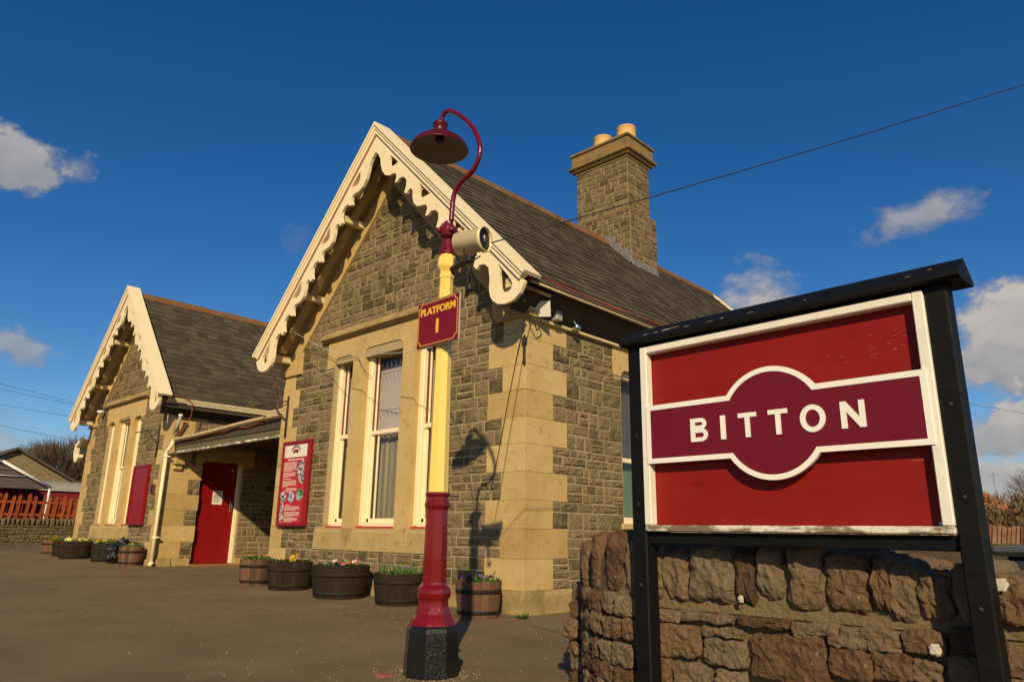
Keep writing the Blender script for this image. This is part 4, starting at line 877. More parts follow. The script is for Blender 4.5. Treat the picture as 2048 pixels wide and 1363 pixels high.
# courses lower down and further along, and round the end
z = -.05
for (z0, z1) in ((-.06, .06), (.07, .17)):
    x = -2.1
    while x < .3: w = rng.uniform(.14, .30); rock(mb, (x+w/2, 3.07, (z0+z1)/2), (w/2-.006, .055, (z1-z0)/2-.003), 'wall_stone', 5, .12, x*9, 8); x += w
for (z0, z1) in ((.17, .30), (.31, .43), (.44, .53)):
    x = -.25
    while x < 2.9: w = rng.uniform(.14, .30); rock(mb, (x+w/2, 3.07, (z0+z1)/2), (w/2-.006, .055, (z1-z0)/2-.003), 'wall_stone', 5, .12, x*9+z0, 7); x += w
endp = []; x = -2.02
while x > -2.86: endp.append((x, wy(x))); x -= .012
endp += [(-2.88, 3.6), (-2.88, 3.7)]
L_ = [0]
for p, q in zip(endp[:-1], endp[1:]): L_.append(L_[-1]+math.hypot(q[0]-p[0], q[1]-p[1]))
def on_end(s):
    for i in range(len(L_)-1):
        if L_[i+1] >= s: break
    t = (s-L_[i])/(L_[i+1]-L_[i]); p = endp[i]; q = endp[i+1]; dx, dy = q[0]-p[0], q[1]-p[1]
    return p[0]+dx*t, p[1]+dy*t, math.atan2(dy, dx)
for ci, (z0, z1) in enumerate(((-.06, .05), (.05, .15), (.15, .23), (.235, .335), (.345, .45), (.46, .555))):
    s = rng.uniform(0, .03)
    while s < L_[-1]-.05:
        w = rng.uniform(.09, .19); xx, yy, an = on_end(min(s+w/2, L_[-1]-.01)); rock(mb, (xx, yy+.03, (z0+z1)/2+rng.uniform(-.006, .006)), (w/2-.003, .055, (z1-z0)/2-.001), 'wall_stone', 5.5, .10, s*7+ci, 14, an+rng.uniform(-.1, .1), rng.uniform(-.08, .08)); s += w
swp(mb, 'wall_core')
def coping(x, w, z0, z1, y0=3.005, y1=3.64, rot=0, seed=0, tilt=0):
    mb = MB(); h = (z1-z0)/2; rock(mb, (x, (y0+y1)/2, z0+h), (w/2, (y1-y0)/2, h), 'wall_stone', 5.5, .05, seed, 22, rot, tilt); return swp(mb, 'coping_stone')
for k, (a, b, c, d) in enumerate(STN): coping((a+b)/2*.99, (b-a)*1.0+.028, .84+(c-.84)*.99, d+rng.uniform(.025, .09), 3.0+rng.uniform(0, .035), seed=k*2.3, tilt=rng.uniform(-.05, .05))
x = -.31
while x < 2.8: w = rng.uniform(.08, .2); coping(x+w/2, w, .55, .76+rng.uniform(-.03, .03), seed=x*5); x += w+.006
for (x, y, w, l, z0, z1, rot) in ((-2.05, 3.34, .14, .62, .54, .83, .0), (-2.20, 3.36, .19, .60, .55, .86, .12), (-2.40, 3.44, .24, .54, .54, .85, .35), (-2.62, 3.54, .24, .38, .53, .80, .7)): coping(x, w, z0, z1, y-l/2, y+l/2, rot, x*3)
mb = MB(); mb.mesh(poly([(3.0, 3.05)]+[(x, wy(x)+.012) for x in (-2.1, -2.2, -2.3, -2.4, -2.5, -2.6, -2.7)]+[(-2.75, 3.5), (-2.7, 3.6), (3.0, 3.6)], [], .21), 'wall_mortar', T((0, 0, .62))); swp(mb, 'coping_mortar')
mb = MB()
for (x, z, w) in ((-1.522, .583, .017), (-.789, .463, .024), (-.56, .693, .028)): rock(mb, (x*.985, 3.004, z), (w*.7, .002, w*.8), 'splash', 2.2, .6, x*9, 8)
swp(mb, 'paint_splash')

# ================================================================ PLANTERS
def tub(x, y, dia, h, label, wood='barrel_wood', seed=0, belly=.05):
    z0 = gz(x); rng = random.Random(seed); r = dia/2
    t = empty('planter_tub', (x, y, z0), label, 'planter', 'half barrel planters along the station wall', rz=rng.uniform(0, 6))
    mb = MB(); n = 18; rad = lambda f: r*(.90+.10*f+belly*math.sin(f*2.2))
    for i in range(n):
        a0, a1 = 2*math.pi*i/n+.006, 2*math.pi*(i+1)/n-.006; vs = []; k = 5; dr = rng.uniform(-.002, .002); dz = rng.uniform(-.004, .003)
        for j in range(k+1):
            f = j/k
            for rr in (rad(f)+dr, rad(f)-.022):
                for a in (a0, (a0+a1)/2, a1): vs.append((rr*math.cos(a), rr*math.sin(a), f*h+(dz if j == k else 0)))
        fs = []
        for j in range(k):
            o = j*6
            fs += [(o, o+1, o+7, o+6), (o+1, o+2, o+8, o+7), (o+3, o+9, o+10, o+4), (o+4, o+10, o+11, o+5), (o, o+6, o+9, o+3), (o+2, o+5, o+11, o+8)]
        o = k*6; fs += [(o, o+1, o+4, o+3), (o+1, o+2, o+5, o+4)]
        mb.add(vs, fs, wood)
    sub(mb, 'barrel', t)
    for f0, f1 in ((.10, .20), (.66, .78)):
        mb = MB(); mb.lathe([(rad(f0)+.001, f0*h), (rad(f0)+.004, f0*h), (rad(f1)+.004, f1*h), (rad(f1)+.001, f1*h)], 'hoop_iron', 36, None, caps=False); sub(mb, 'hoop', t)
    mb = MB(); mb.lathe([(r*.95, h-.035), (r*.5, h-.02), (.001, h-.012)], 'soil', 20, None, caps=False); sub(mb, 'soil', t)
    return z0+h-.02, r*.9
def blossom(parent, p, s, mat, eye, rng, tilt):
    mb = MB(); n = 5; fs = []; M = Matrix.Translation(p) @ Matrix.Rotation(rng.uniform(0, 6), 4, 'Z') @ Matrix.Rotation(tilt, 4, 'X')
    for i in range(n):
        a = 2*math.pi*i/n; pts = [(0, 0, 0)]
        for da, rr in ((-.62, .6), (-.45, .95), (0, 1.08), (.45, .95), (.62, .6)): pts.append((rr*s*math.cos(a+da), rr*s*math.sin(a+da), s*.22*math.sin(da*3+i)+.25*s*rr-(.1*s)))
        mb.add([tuple(M @ Vector(q)) for q in pts], [(0, 1, 2), (0, 2, 3), (0, 3, 4), (0, 4, 5)], mat)
    mb.lathe([(s*.22, .08*s), (s*.1, .2*s)], eye, 6, M); return sub(mb, 'blossom', parent)
def plants(x, y, zt, r, label, flowers, seed, leaf='leaf', spiky=0, n=220, hh=.06):
    rng = random.Random(seed); t = empty('flowering_plants', (x, y, zt), label, 'flowers', 'spring flowers growing in the planters')
    mb = MB()
    for i in range(n):
        a = rng.uniform(0, 6.283); q = r*math.sqrt(rng.random()); L = rng.uniform(.025, .055); bx, by = q*math.cos(a), q*math.sin(a); b = rng.uniform(0, 6.283); el = rng.uniform(.2, 1.2); bz = rng.uniform(-.01, hh*.7)*(1.1-q/r*.5)
        d = Vector((math.cos(b)*math.cos(el), math.sin(b)*math.cos(el), math.sin(el))); w = d.cross(Vector((0, 0, 1))).normalized()*L*.32; p = Vector((bx, by, bz))
        mb.add([p, p+d*L*.5+w, p+d*L, p+d*L*.5-w], [(0, 1, 2, 3)], leaf)
    for i in range(spiky):
        a = rng.uniform(0, 6.283); q = r*.8*math.sqrt(rng.random()); p = Vector((q*math.cos(a), q*math.sin(a), 0)); L = rng.uniform(.08, .15); ln = Vector((rng.uniform(-.4, .4), rng.uniform(-.4, .4), 1)).normalized(); w = Vector((rng.uniform(-1, 1), rng.uniform(-1, 1), 0)).normalized()*.006
        mb.add([p-w, p+w, p+ln*L*.6+w*.9, p+ln*L+Vector((ln.x, ln.y, -.1))*.03, p+ln*L*.6-w*.9], [(0, 1, 2, 3, 4)], leaf)
    sub(mb, 'foliage', t)
    for (mat, k, s) in flowers:
        for j in range(k):
            a = rng.uniform(0, 6.283); q = r*.9*math.sqrt(rng.random()); eye = 'petal_wine' if mat in ('petal_yellow', 'petal_orange', 'petal_pale') else 'petal_yellow'
            blossom(t, (q*math.cos(a), q*math.sin(a), rng.uniform(.035, .085)), s*rng.uniform(1.05, 1.45), mat, eye, rng, rng.uniform(.3, 1.1))
for (x, y, dia, h, lab, wood, plab, fl, sd, kw) in [
    (-5.63, 5.46, .46, .355, 'reddish brown barrel planter at the building corner, partly shaded by the lamp post', 'barrel_brown', 'purple crocuses in the planter nearest the building corner', [('petal_purple', 13, .017), ('petal_wine', 3, .017)], 51, dict(n=90, spiky=24)),
    (-7.05, 5.53, .57, .35, 'dark barrel planter half hidden to the left of the lamp post foot', 'barrel_wood', 'daffodil leaves and a blue hyacinth in the planter beside the lamp post', [('petal_blue', 9, .016), ('petal_yellow', 2, .02)], 52, dict(n=60, spiky=120)),
    (-8.13, 5.44, .70, .385, 'widest dark barrel planter, below the big window and filled with mixed pansies', 'barrel_wood', 'white, pink and orange pansies in the widest planter below the big window', [('petal_orange', 5, .028), ('petal_white', 4, .028), ('petal_pink', 2, .034), ('petal_pale', 2, .026), ('petal_wine', 2, .024)], 53, dict(n=230, leaf='leaf_dark')),
    (-9.46, 5.49, .59, .37, 'dark barrel planter under the red information board', 'barrel_wood', 'orange yellow pansies in the planter under the information board', [('petal_yellow', 5, .033), ('petal_orange', 1, .03)], 54, dict(n=300, leaf='leaf_dark')),
    (-10.40, 5.48, .46, .37, 'small reddish barrel planter at the porch side of the main gable', 'barrel_brown', 'low yellow flowers in the small planter nearest the porch', [('petal_yellow', 4, .024)], 55, dict(n=200)),
    (-15.82, 5.62, .44, .37, 'brown barrel planter beside the cream rain pipe', 'barrel_brown', 'green leaves without many flowers in the planter beside the rain pipe', [('petal_pale', 2, .018)], 56, dict(n=240)),
    (-17.45, 5.62, .45, .38, 'dark barrel planter next to the black bin bag', 'barrel_wood', 'bright yellow daffodils in the planter next to the bin bag', [('petal_yellow', 9, .034)], 57, dict(n=110, spiky=50)),
    (-19.0, 5.52, .66, .38, 'wide dark barrel planter below the left gable window', 'barrel_wood', 'pale yellow primroses in the wide planter below the left gable window', [('petal_pale', 12, .036)], 58, dict(n=200)),
    (-20.2, 5.60, .44, .36, 'dark barrel planter overlapping the left corner of the building', 'barrel_wood', 'sparse leaves in the planter at the far left building corner', [('petal_blue', 2, .02)], 59, dict(n=120)),
    (-21.1, 5.62, .46, .36, 'farthest barrel planter, brown, standing just past the left building corner', 'barrel_brown', 'yellow daffodils in the farthest planter past the building corner', [('petal_yellow', 8, .036)], 60, dict(n=100, spiky=30))]:
    zt, r = tub(x, y, dia, h, lab, wood, sd); plants(x, y, zt, r, plab, fl, sd+100, **kw)
# black bin bag
mb = MB(); rng = random.Random(4); zb_ = gz(-16.75)
rock(mb, (0, 0, .19), (.24, .2, .20), 'bag_plastic', 2.4, .35, 5, 16); rock(mb, (.06, .03, .40), (.19, .09, .07), 'bag_plastic', 2.2, .6, 9, 12, .3, -.3); rock(mb, (.24, .02, .43), (.10, .06, .08), 'bag_plastic', 2.2, .6, 12, 10, .8, .5)
o = mb.obj('bin_bag'); o.location = (-16.78, 5.66, zb_); tag(o, 'shiny black plastic bin bag slumped between two barrel planters', 'bin bag')
# weed at the corner
mb = MB(); rng = random.Random(9)
for i in range(70):
    a = rng.uniform(0, 6.28); el = rng.uniform(.15, 1.1); L = rng.uniform(.03, .085); d = Vector((math.cos(a)*math.cos(el), math.sin(a)*math.cos(el), math.sin(el))); w = d.cross(Vector((0, 0, 1))).normalized()*L*.2; p = Vector((rng.uniform(-.03, .03), rng.uniform(-.03, .03), 0))
    mb.add([p, p+d*L*.5+w, p+d*L, p+d*L*.5-w], [(0, 1, 2, 3)], 'leaf')
o = mb.obj('weed'); o.location = (-5.24, 5.72, gz(-5.2)); tag(o, 'small green weed growing at the foot of the building corner', 'weed')

# ================================================================ THINGS FIXED TO THE BUILDING
IB = empty('information_board', (-10.215, FY-.02, 1.54), 'tall red information board with pictures and text on the main gable wall', 'board')
mb = MB(); w, h = .408, .655
mb.box(-w, w, -.045, .008, -h, h, 'board_red', .006); sub(mb, 'board_case', IB)
for (a, b, c, d) in ((-w+.005, w-.005, h-.055, h-.006), (-w+.005, w-.005, -h+.006, -h+.045), (-w+.006, -w+.05, -h+.05, h-.06), (w-.06, w-.006, -h+.05, h-.06)):
    mb = MB(); mb.box(a, b, -.062, -.046, c, d, 'board_red', .004); sub(mb, 'frame_bar', IB)
mb = MB(); mb.box(-w+.05, w-.06, -.0485, -.0452, -h+.045, h-.055, 'poster_red'); pst = sub(mb, 'poster', IB)
mb = MB(); mb.box(-w+.075, w-.075, -.0505, -.0488, .395, .585, 'poster_white'); FMb = frame_m((0, -.0515, 0), (1, 0, 0), (0, 0, 1))
mb.mesh(poly(arc(.0, .435, .155, 25, 155, 16)+arc(.0, .445, .10, 150, 30, 14), [], .001), 'print_grey', FMb); mb.mesh(poly(arc(.0, .415, .105, 35, 145, 12)+arc(.0, .395, .075, 140, 40, 10), [], .0016), 'board_red', FMb)
for zz in (.41, .46, .51): mb.box(-w+.085, -w+.145, -.0518, -.0505, zz, zz+.008, 'print_grey')
sub(mb, 'heading_panel', pst)
mb = MB(); rng = random.Random(6)
def lines(x0, x1, z, n, dz=.0165, hh=.0075):
    for i in range(n):
        x = x0; e = x1 if i < n-1 else x0+(x1-x0)*rng.uniform(.4, .8)
        while x < e-.012: l = rng.uniform(.012, .05); mb.box(x, min(x+l, e), -.0495, -.0486, z-i*dz, z-i*dz+hh, 'poster_white'); x += l+.007
for i in range(4): mb.box(-.22+i*.12, -.22+i*.12+.10, -.0495, -.0486, .35, .367, 'poster_white')
lines(-.32, .06, .315, 9); lines(-.32, .04, .155, 5); lines(-.32, .0, .06, 1, .02, .010); lines(-.32, .09, .03, 6); lines(-.2, .12, -.085, 4); lines(-.17, .0, -.34, 1, .02, .010); lines(-.19, .25, -.365, 4); lines(-.19, .25, -.445, 5); lines(-.19, .2, -.535, 4); sub(mb, 'text_lines', pst)
def ell(cx, cz, rx, rz, a0=0, a1=360, n=28): return [(cx+rx*math.cos(R(a0+(a1-a0)*i/n)), cz+rz*math.sin(R(a0+(a1-a0)*i/n))) for i in range(n+(0 if a1-a0 == 360 else 1))]
for (ring, mt) in ((ell(.285, .165, .20, .185, 90, 270), 'picture'), (ell(-.265, -.21, .085, .095), 'picture'), (ell(-.03, -.215, .095, .085), 'picture_blue'), (ell(.215, -.185, .105, .09), 'picture_green'), (ell(-.27, -.38, .06, .07), 'picture'), (ell(-.28, -.52, .065, .085), 'picture')):
    mb = MB(); mb.mesh(poly(ring, [], .0012), mt, frame_m((0, -.0496, 0), (1, 0, 0), (0, 0, 1))); sub(mb, 'picture', pst)
# blank red board on the left gable
BB = empty('red_board', (-16.60, FY-.02, 1.515), 'blank dark red notice board on the left gable wall', 'board')
mb = MB(); mb.box(-.41, .41, -.05, .01, -.625, .625, 'board_red', .006); sub(mb, 'board_panel', BB)
for (a, b, c, d) in ((-.41, .41, .575, .625), (-.41, .41, -.625, -.575), (-.41, -.36, -.57, .57), (.36, .41, -.57, .57)): mb = MB(); mb.box(a, b, -.072, -.0505, c, d, 'board_red', .004); sub(mb, 'frame_bar', BB)
PL = empty('wall_plaque', (-15.90, FY-.02, 1.62), 'small brown plaque on the corner stone left of the rain pipe', 'plaque')
mb = MB(); mb.box(-.09, .09, -.03, .01, -.095, .095, 'window_brown', .008); sub(mb, 'plaque_frame', PL)
mb = MB(); mb.box(-.065, .065, -.034, -.0302, -.07, .07, 'iron', .002); sub(mb, 'plaque_face', PL)
# flood light, box, lamp at the right-hand eaves
FL = empty('floodlight', (-5.30, 6.06, 3.40), 'white square floodlight under the eaves at the building corner', 'floodlight')
Mf = Matrix.Rotation(R(35), 4, 'Z') @ Matrix.Rotation(R(25), 4, 'X')
mb = MB(); vs = [(-.10, -.05, -.085), (.10, -.05, -.085), (.10, -.05, .085), (-.10, -.05, .085), (-.065, .05, -.055), (.065, .05, -.055), (.065, .05, .055), (-.065, .05, .055)]
mb.add([tuple(Mf @ Vector(v)) for v in vs], [(0, 1, 2, 3), (5, 4, 7, 6), (0, 4, 5, 1), (1, 5, 6, 2), (2, 6, 7, 3), (3, 7, 4, 0)], 'white_plastic'); sub(mb, 'lamp_body', FL)
mb = MB(); mb.box(-.11, .11, -.062, -.051, -.095, .095, 'white_plastic', .004, Mf); sub(mb, 'lamp_front', FL)
mb = MB(); mb.box(-.13, .0, -.015, .015, -.08, .12, 'iron', .003); sub(mb, 'bracket', FL)
mb = MB(); mb.box(-.09, .05, -.055, .055, -.06, .06, 'grey_plastic', .008); o = mb.obj('junction_box'); o.location = (-5.32, 6.36, 3.375); tag(o, 'small cream junction box beside the floodlight under the eaves', 'junction box')
CL = empty('eaves_lamp', (-5.30, 6.72, 3.32), 'chromed round lamp hanging under the eaves gutter', 'lamp')
mb = MB(); rock(mb, (0, 0, -.01), (.055, .055, .05), 'chrome', 2.2, .05, 3, 10); sub(mb, 'lamp_body', CL)
mb = MB(); mb.tube([(-.05, 0, .10), (-.03, -.03, .08), (0, -.02, .03)], .012, 'white_plastic', 8); sub(mb, 'stem', CL)
SL = empty('security_light', (-15.25, 5.98, 2.98), 'small grey security light on a tube at the left gable corner', 'lamp')
mb = MB(); mb.lathe([(.045, 0), (.05, .02), (.03, .05)], 'white_plastic', 16, T((.05, 0, .10))); sub(mb, 'lamp_body', SL)
mb = MB(); mb.tube([(.05, 0, .11), (.02, -.02, -.05), (-.05, -.03, -.22)], .035, 'grey_plastic', 10); sub(mb, 'arm', SL)
DL = empty('dome_light', (-19.72, 5.80, 3.62), 'white dome light under the left verge of the left gable', 'lamp')
mb = MB(); mb.lathe([(.09, .02), (.085, -.02), (.05, -.05), (.001, -.06)], 'white_plastic', 20); sub(mb, 'lens', DL)
mb = MB(); mb.lathe([(.03, .02), (.03, .20)], 'iron', 10); sub(mb, 'stem', DL)
# iron bracket on the right corner, and the hanging-sign brackets by the porch
mb = MB(); mb.tube([(0, 0, .36), (0, 0, .05), (.01, 0, .0)], [.014, .018, .008], 'iron', 8); mb.box(-.03, .03, -.02, .02, .25, .33, 'iron', .006); o = mb.obj('iron_spike'); o.location = (-5.42, 5.895, 2.70); tag(o, 'short rusty iron spike fixed to the right building corner', 'bracket')
def iron_bracket(x, lab):
    b = empty('iron_bracket', (x, 5.90, 2.6), lab, 'bracket', 'iron wall brackets either side of the porch')
    mb = MB(); mb.tube([(0, -.01, -.32), (0, -.01, .36)], .016, 'iron', 8); sub(mb, 'upright', b)
    mb = MB(); mb.tube([(0, -.01, .28), (-.62, -.28, .22)], .010, 'iron', 6); sub(mb, 'arm', b)
    mb = MB(); mb.tube([(0, -.01, -.05), (-.30, -.15, .26)], .010, 'iron', 6); sub(mb, 'stay', b)
    return b
iron_bracket(-10.68, 'black iron bracket on the main gable above the information board')
iron_bracket(-16.0, 'black iron bracket on the left gable above the blank red board')
# cables
def cable(name, pts, r, mat, label, cat='cable', k=6):
    mb = MB(); mb.tube(smooth_path(pts, k), r, mat, 6); return tag(mb.obj(name), label, cat)
rng = random.Random(12)
pts = [(-4.98, 5.46, 3.58)]+[(-5.06+rng.uniform(-.012, .015), 5.7+i*.6, 3.65-i*.004+rng.uniform(-.012, .012)) for i in range(14)]
cable('red_cable', pts, .009, 'cable_red', 'orange red cable lying along the gutter of the right eaves')
cable('red_cable', [(x+.022*math.sin(i*2.1), y+.03, z-.014+.012*math.sin(i*1.7)) for i, (x, y, z) in enumerate(pts)], .008, 'cable_red', 'second red cable sagging below the one along the right gutter')
pts = [(-15.03, 5.56, 3.42), (-15.03, 5.7, 3.46), (-15.03, 5.95, 3.45), (-15.03, 6.1, 3.36), (-15.1, 6.15, 3.1), (-15.2, 6.05, 2.8), (-15.24, 5.95, 2.60)]+[(-15.1+i*.42, 5.95, 2.545+i*.008+.018*math.sin(i*2.4)) for i in range(10)]+[(-11.12, 5.95, 2.70), (-11.10, 5.92, 3.0), (-11.06, 5.80, 3.35)]
cable('red_cable', pts, .0085, 'cable_red', 'red cable draped from the left gable along the porch gutter')
cable('wall_cable', [(-10.37, 5.89, 3.72), (-9.75, 5.86, 3.55), (-9.3, 5.86, 3.36), (-8.95, 5.86, 3.33), (-8.75, 5.88, 3.30), (-8.60, 5.90, 3.1), (-8.5, 5.98, 3.0)], .004, 'cable_black', 'thin dark cable crossing the window lintel of the main gable')
cable('wall_cable', [(-10.0, 5.5, 3.85), (-8.7, 5.42, 3.30), (-7.7, 5.36, 3.10), (-6.9, 5.3, 2.98), (-6.2, 5.2, 2.93), (-5.3, 4.6, 2.90), (-4.2, 3.7, 2.75), (-3.70, 3.2, 2.66)], .0045, 'cable_pale', 'pale wire strung from the gable verge past the big window to the lamp post')
cable('wall_cable', [(-3.42, 3.13, 2.67), (-3.9, 3.8, 2.55), (-4.7, 4.9, 2.72), (-5.25, 5.80, 3.28), (-5.33, 6.0, 3.33)], .005, 'cable_black', 'black cable hanging from the loudspeaker to the floodlight')
cable('wall_cable', [(-5.405, 5.86, 3.18), (-5.62, 5.895, 2.5), (-5.80, 5.895, 1.75), (-5.93, 5.90, 1.3)], .0045, 'cable_black', 'thin dark wire slanting down the pale corner stones of the main gable')
cable('wall_cable', [(-5.36, 5.93, 3.36), (-5.34, 5.9, 3.25), (-5.30, 5.95, 3.16), (-5.33, 6.02, 3.13), (-5.30, 6.06, 3.22), (-5.33, 6.0, 3.32)], .008, 'cable_black', 'loop of black cable under the floodlight')
cable('wall_cable', [(-15.3, 5.95, 2.95), (-15.28, 5.93, 2.75), (-15.18, 5.93, 2.63), (-15.1, 5.9, 2.62)], .009, 'cable_black', 'thick black cable hanging above the rain pipe')
cable('overhead_wire', [(-3.23, 3.17, 2.74), (-1.9, 5.60, 3.97), (-.616, 8.0, 5.23), (1.4, 11.8, 7.2), (4.0, 16.5, 9.8)], .0050, 'cable_black', 'single overhead wire rising to the right from the loudspeaker across the roof', 'wire', 4)

# ================================================================ BACKGROUND, LEFT
bwx = -28.6
BW = empty('boundary_wall', (bwx, 6, gz(bwx)), 'low stone boundary wall at the far left edge of the platform', 'wall'); rng = random.Random(21)
mb = MB(); mb.box(-.2, .2, -8, 10, -.1, .64, 'wall_mortar')
rubble(mb, (.215, 0, 0), (0, 1, 0), (1, 0, 0), [(-.05, .09), (.09, .2), (.2, .34), (.34, .45), (.45, .56), (.56, .64)], lambda a, b: [(-4, 7)], .2, .5, rng=rng, amp=.04, gap=.02, mat='far_stone'); sub(mb, 'wall_core', BW)
y = -4.0; mb = MB()
for i in range(100):
    w = rng.uniform(.10, .19); mb = MB(); rock(mb, (0, y+w/2, .74), (.24, w/2-.008, rng.uniform(.10, .15)), 'far_stone', 4, .12, i*3.1, 5); sub(mb, 'coping_stone', BW); y += w
    if y > 8.5: break
FE = empty('picket_fence', (-29.2, 6, gz(-29)), 'weathered orange brown picket fence standing behind the far left stone wall', 'fence')
y = -2.6; k = 0
while y < 4.6:
    ln = rng.uniform(.05, .16) if k % 2 else rng.uniform(-.02, .12); hgt = rng.uniform(1.48, 1.64); w = .105
    mb = MB(); x = .0 if k % 2 else -.07; mb.add([(x+dx, y+ln*0+dy*w, .05) for dx in (0, .02) for dy in (0, 1)]+[(x+dx, y+ln+dy*w, hgt) for dx in (0, .02) for dy in (0, 1)]+[(x+dx, y+ln+.5*w, hgt+.07) for dx in (0, .02)], [(0, 1, 5, 8, 4), (2, 6, 9, 7, 3), (0, 4, 6, 2), (1, 3, 7, 5), (4, 8, 9, 6), (8, 5, 7, 9)], 'fence_wood'); sub(mb, 'picket', FE); y += .112; k += 1
for zz in (.95, 1.36): mb = MB(); mb.box(-.065, -.005, -2.7, 4.7, zz, zz+.08, 'fence_wood'); sub(mb, 'rail', FE)
# stone gabled shed, canopy, railway carriage
SH = empty('stone_shed', (-41, 8.6, 0), 'far stone building with a plain gable and dark roof behind the white canopy', 'building')
mb = MB(); hw, ze, za = 5.4, 1.2, 4.35; uy = Vector((.19, .98, 0)); 
vs = [(0, -hw, -.2), (0, hw, -.2), (0, hw, ze+.35), (0, .1, za), (0, -hw, ze+.35)]; vs += [(-9, b, c) for a, b, c in vs]
mb.add(vs, [(0, 1, 2, 3, 4), (9, 8, 7, 6, 5), (0, 4, 9, 5), (1, 6, 7, 2)], 'shed_stone'); sub(mb, 'wall', SH)
mb = MB()
for s in (-1, 1):
    for (x0, x1, up_) in ((.25, -9.2, .12),):
        a = (.1, za+.12); b = (s*(hw+.3), ze+.35-.18+.12); vs = [(x, q[0], q[1]-dz) for dz in (0, .12) for x in (x0, x1) for q in (a, b)]
        mb.add(vs, [(0, 1, 3, 2), (4, 6, 7, 5), (0, 4, 5, 1), (2, 3, 7, 6), (1, 5, 7, 3)], 'far_roof')
sub(mb, 'roof', SH)
CN = empty('platform_canopy', (-30.5, 6.1, 0), 'white framed open canopy with a dark sheet roof at the left edge', 'canopy')
mb = MB(); W2 = 1.62
vs = [(x, y_, z_) for x in (.0, -5) for (y_, z_) in ((-3.1, 2.15), (0.0, 3.0), (W2, 2.16))]
mb.add(vs, [(0, 1, 4, 3), (1, 2, 5, 4)], 'canopy_sheet'); mb.add([(.02, -2.9, 2.1), (.02, 0, 2.92), (.02, W2-.06, 2.12), (-4.9, W2-.06, 2.05), (-4.9, -2.9, 2.0)], [(0, 1, 2, 3, 4)][:0] or [(0, 1, 2)], 'canopy_sheet'); sub(mb, 'roof', CN)
for (p, q, r_) in (((.06, -3.1, 2.16), (.06, 0, 3.02), .05), ((.06, 0, 3.02), (.06, W2, 2.18), .05), ((.06, -1.6, 2.53), (.06, .78, 2.53), .022), ((.06, -2.6, 2.8), (.06, .40, 2.76), .012)): mb = MB(); mb.tube([p, q], r_, 'white_frame', 8); sub(mb, 'frame_bar', CN)
for y_ in (W2-.02, -3.0): mb = MB(); mb.tube([(.05, y_, 2.2), (.05, y_-.1, 0)], .04, 'white_frame', 8); sub(mb, 'leg', CN)
CA = empty('railway_carriage', (-33.5, 10, .25), 'maroon railway carriage with a pale grey roof behind the picket fence', 'carriage')
mb = MB(); mb.box(-1.3, 1.3, -9, 9, .45, 1.92, 'carriage_maroon', .05); sub(mb, 'body', CA)
mb = MB(); mb.add([(1.38*math.cos(R(a)), y_, 1.90+.42*math.sin(R(a))) for y_ in (-9.05, 9.05) for a in range(0, 181, 15)], [(i, i+1, 14+i, 13+i) for i in range(12)]+[tuple(range(13)), tuple(range(13, 26))], 'carriage_roof', False); sub(mb, 'roof', CA)
for i in range(14):
    y_ = -8.3+i*1.22; mb = MB(); mb.box(1.29, 1.315, y_, y_+.62, 1.28, 1.70, 'interior', .04); sub(mb, 'window', CA)
# far trees and the hill
def bush(name, loc, rx, ry, rz, n, mat, label, cat='tree', trunk=True, up=.6, L=(.5, 1.3), w=.02, seed=0, grp=None):
    rng = random.Random(seed); t = empty(name, loc, label, cat, grp)
    if trunk:
        mb = MB(); mb.tube([(0, 0, -.5), (.05*rx, 0, rz*.5), (.0, 0, rz*1.0)], [.09*rx, .06*rx, .02*rx], 'trunk', 8)
        for i in range(14):
            a = rng.uniform(0, 6.28); z = rng.uniform(.35, 1.0)*rz; e = Vector((math.cos(a)*rx*.75, math.sin(a)*ry*.75, z+rng.uniform(.3, .9)*rz*.6)); p = Vector((0, 0, z)); mb.tube([p, p.lerp(e, .5)+Vector((0, 0, .05*rz)), e], [.035*rx, .02*rx, .008*rx], 'trunk', 5)
        sub(mb, 'trunk', t)
    mb = MB()
    for i in range(n):
        while True:
            q = Vector((rng.uniform(-1, 1), rng.uniform(-1, 1), rng.uniform(-1, 1)))
            if q.length < 1 and noise.noise(q*2.3+Vector((seed, 0, 0))) > -.28: break
        p = Vector((q.x*rx, q.y*ry, rz*(1.0+.95*q.z))); d = (Vector((q.x, q.y, q.z*.5+up))+Vector((rng.uniform(-.5, .5), rng.uniform(-.5, .5), rng.uniform(-.3, .5)))).normalized(); l = rng.uniform(*L); s = d.cross(Vector((rng.uniform(-1, 1), rng.uniform(-1, 1), .2))).normalized()*w
        m_ = p+d*l*.5+s*rng.uniform(-2, 2); mb.add([p-s, p+s, m_+s*.7, p+d*l, m_-s*.7], [(0, 1, 2, 3, 4)], mat)
    sub(mb, 'crown', t); return t
bush('bare_tree', (-57.5, 15.5, .8), 3.3, 3.6, 2.9, 15000, 'twig', 'round bare brown tree rising behind the far stone building', seed=1, w=.018, L=(.5, 1.2))
bush('bare_tree', (-55.5, 20.0, .5), 3.6, 3.8, 2.3, 15000, 'twig', 'lower spread of bare branches between the round tree and the station', seed=2, w=.020, L=(.5, 1.2))
bush('bare_tree', (-59.5, 11.0, .3), 3.4, 3.4, 2.5, 6000, 'twig', 'bare branches just above the roof slope of the far stone building', seed=3, w=.02, L=(.5, 1.3))
mb = MB(); rng = random.Random(2); vs = []; nx_, ny_ = 30, 90
def ridge_z(i, j):
    y = -160+j*7; z = 3.0*math.exp(-((i-12)/9)**2)*(1+.4*noise.noise(Vector((j*.13, i*.1, 0)))); return z
vs = [(-62-i*3, -160+j*7, ridge_z(i, j)-.4) for j in range(ny_) for i in range(nx_)]
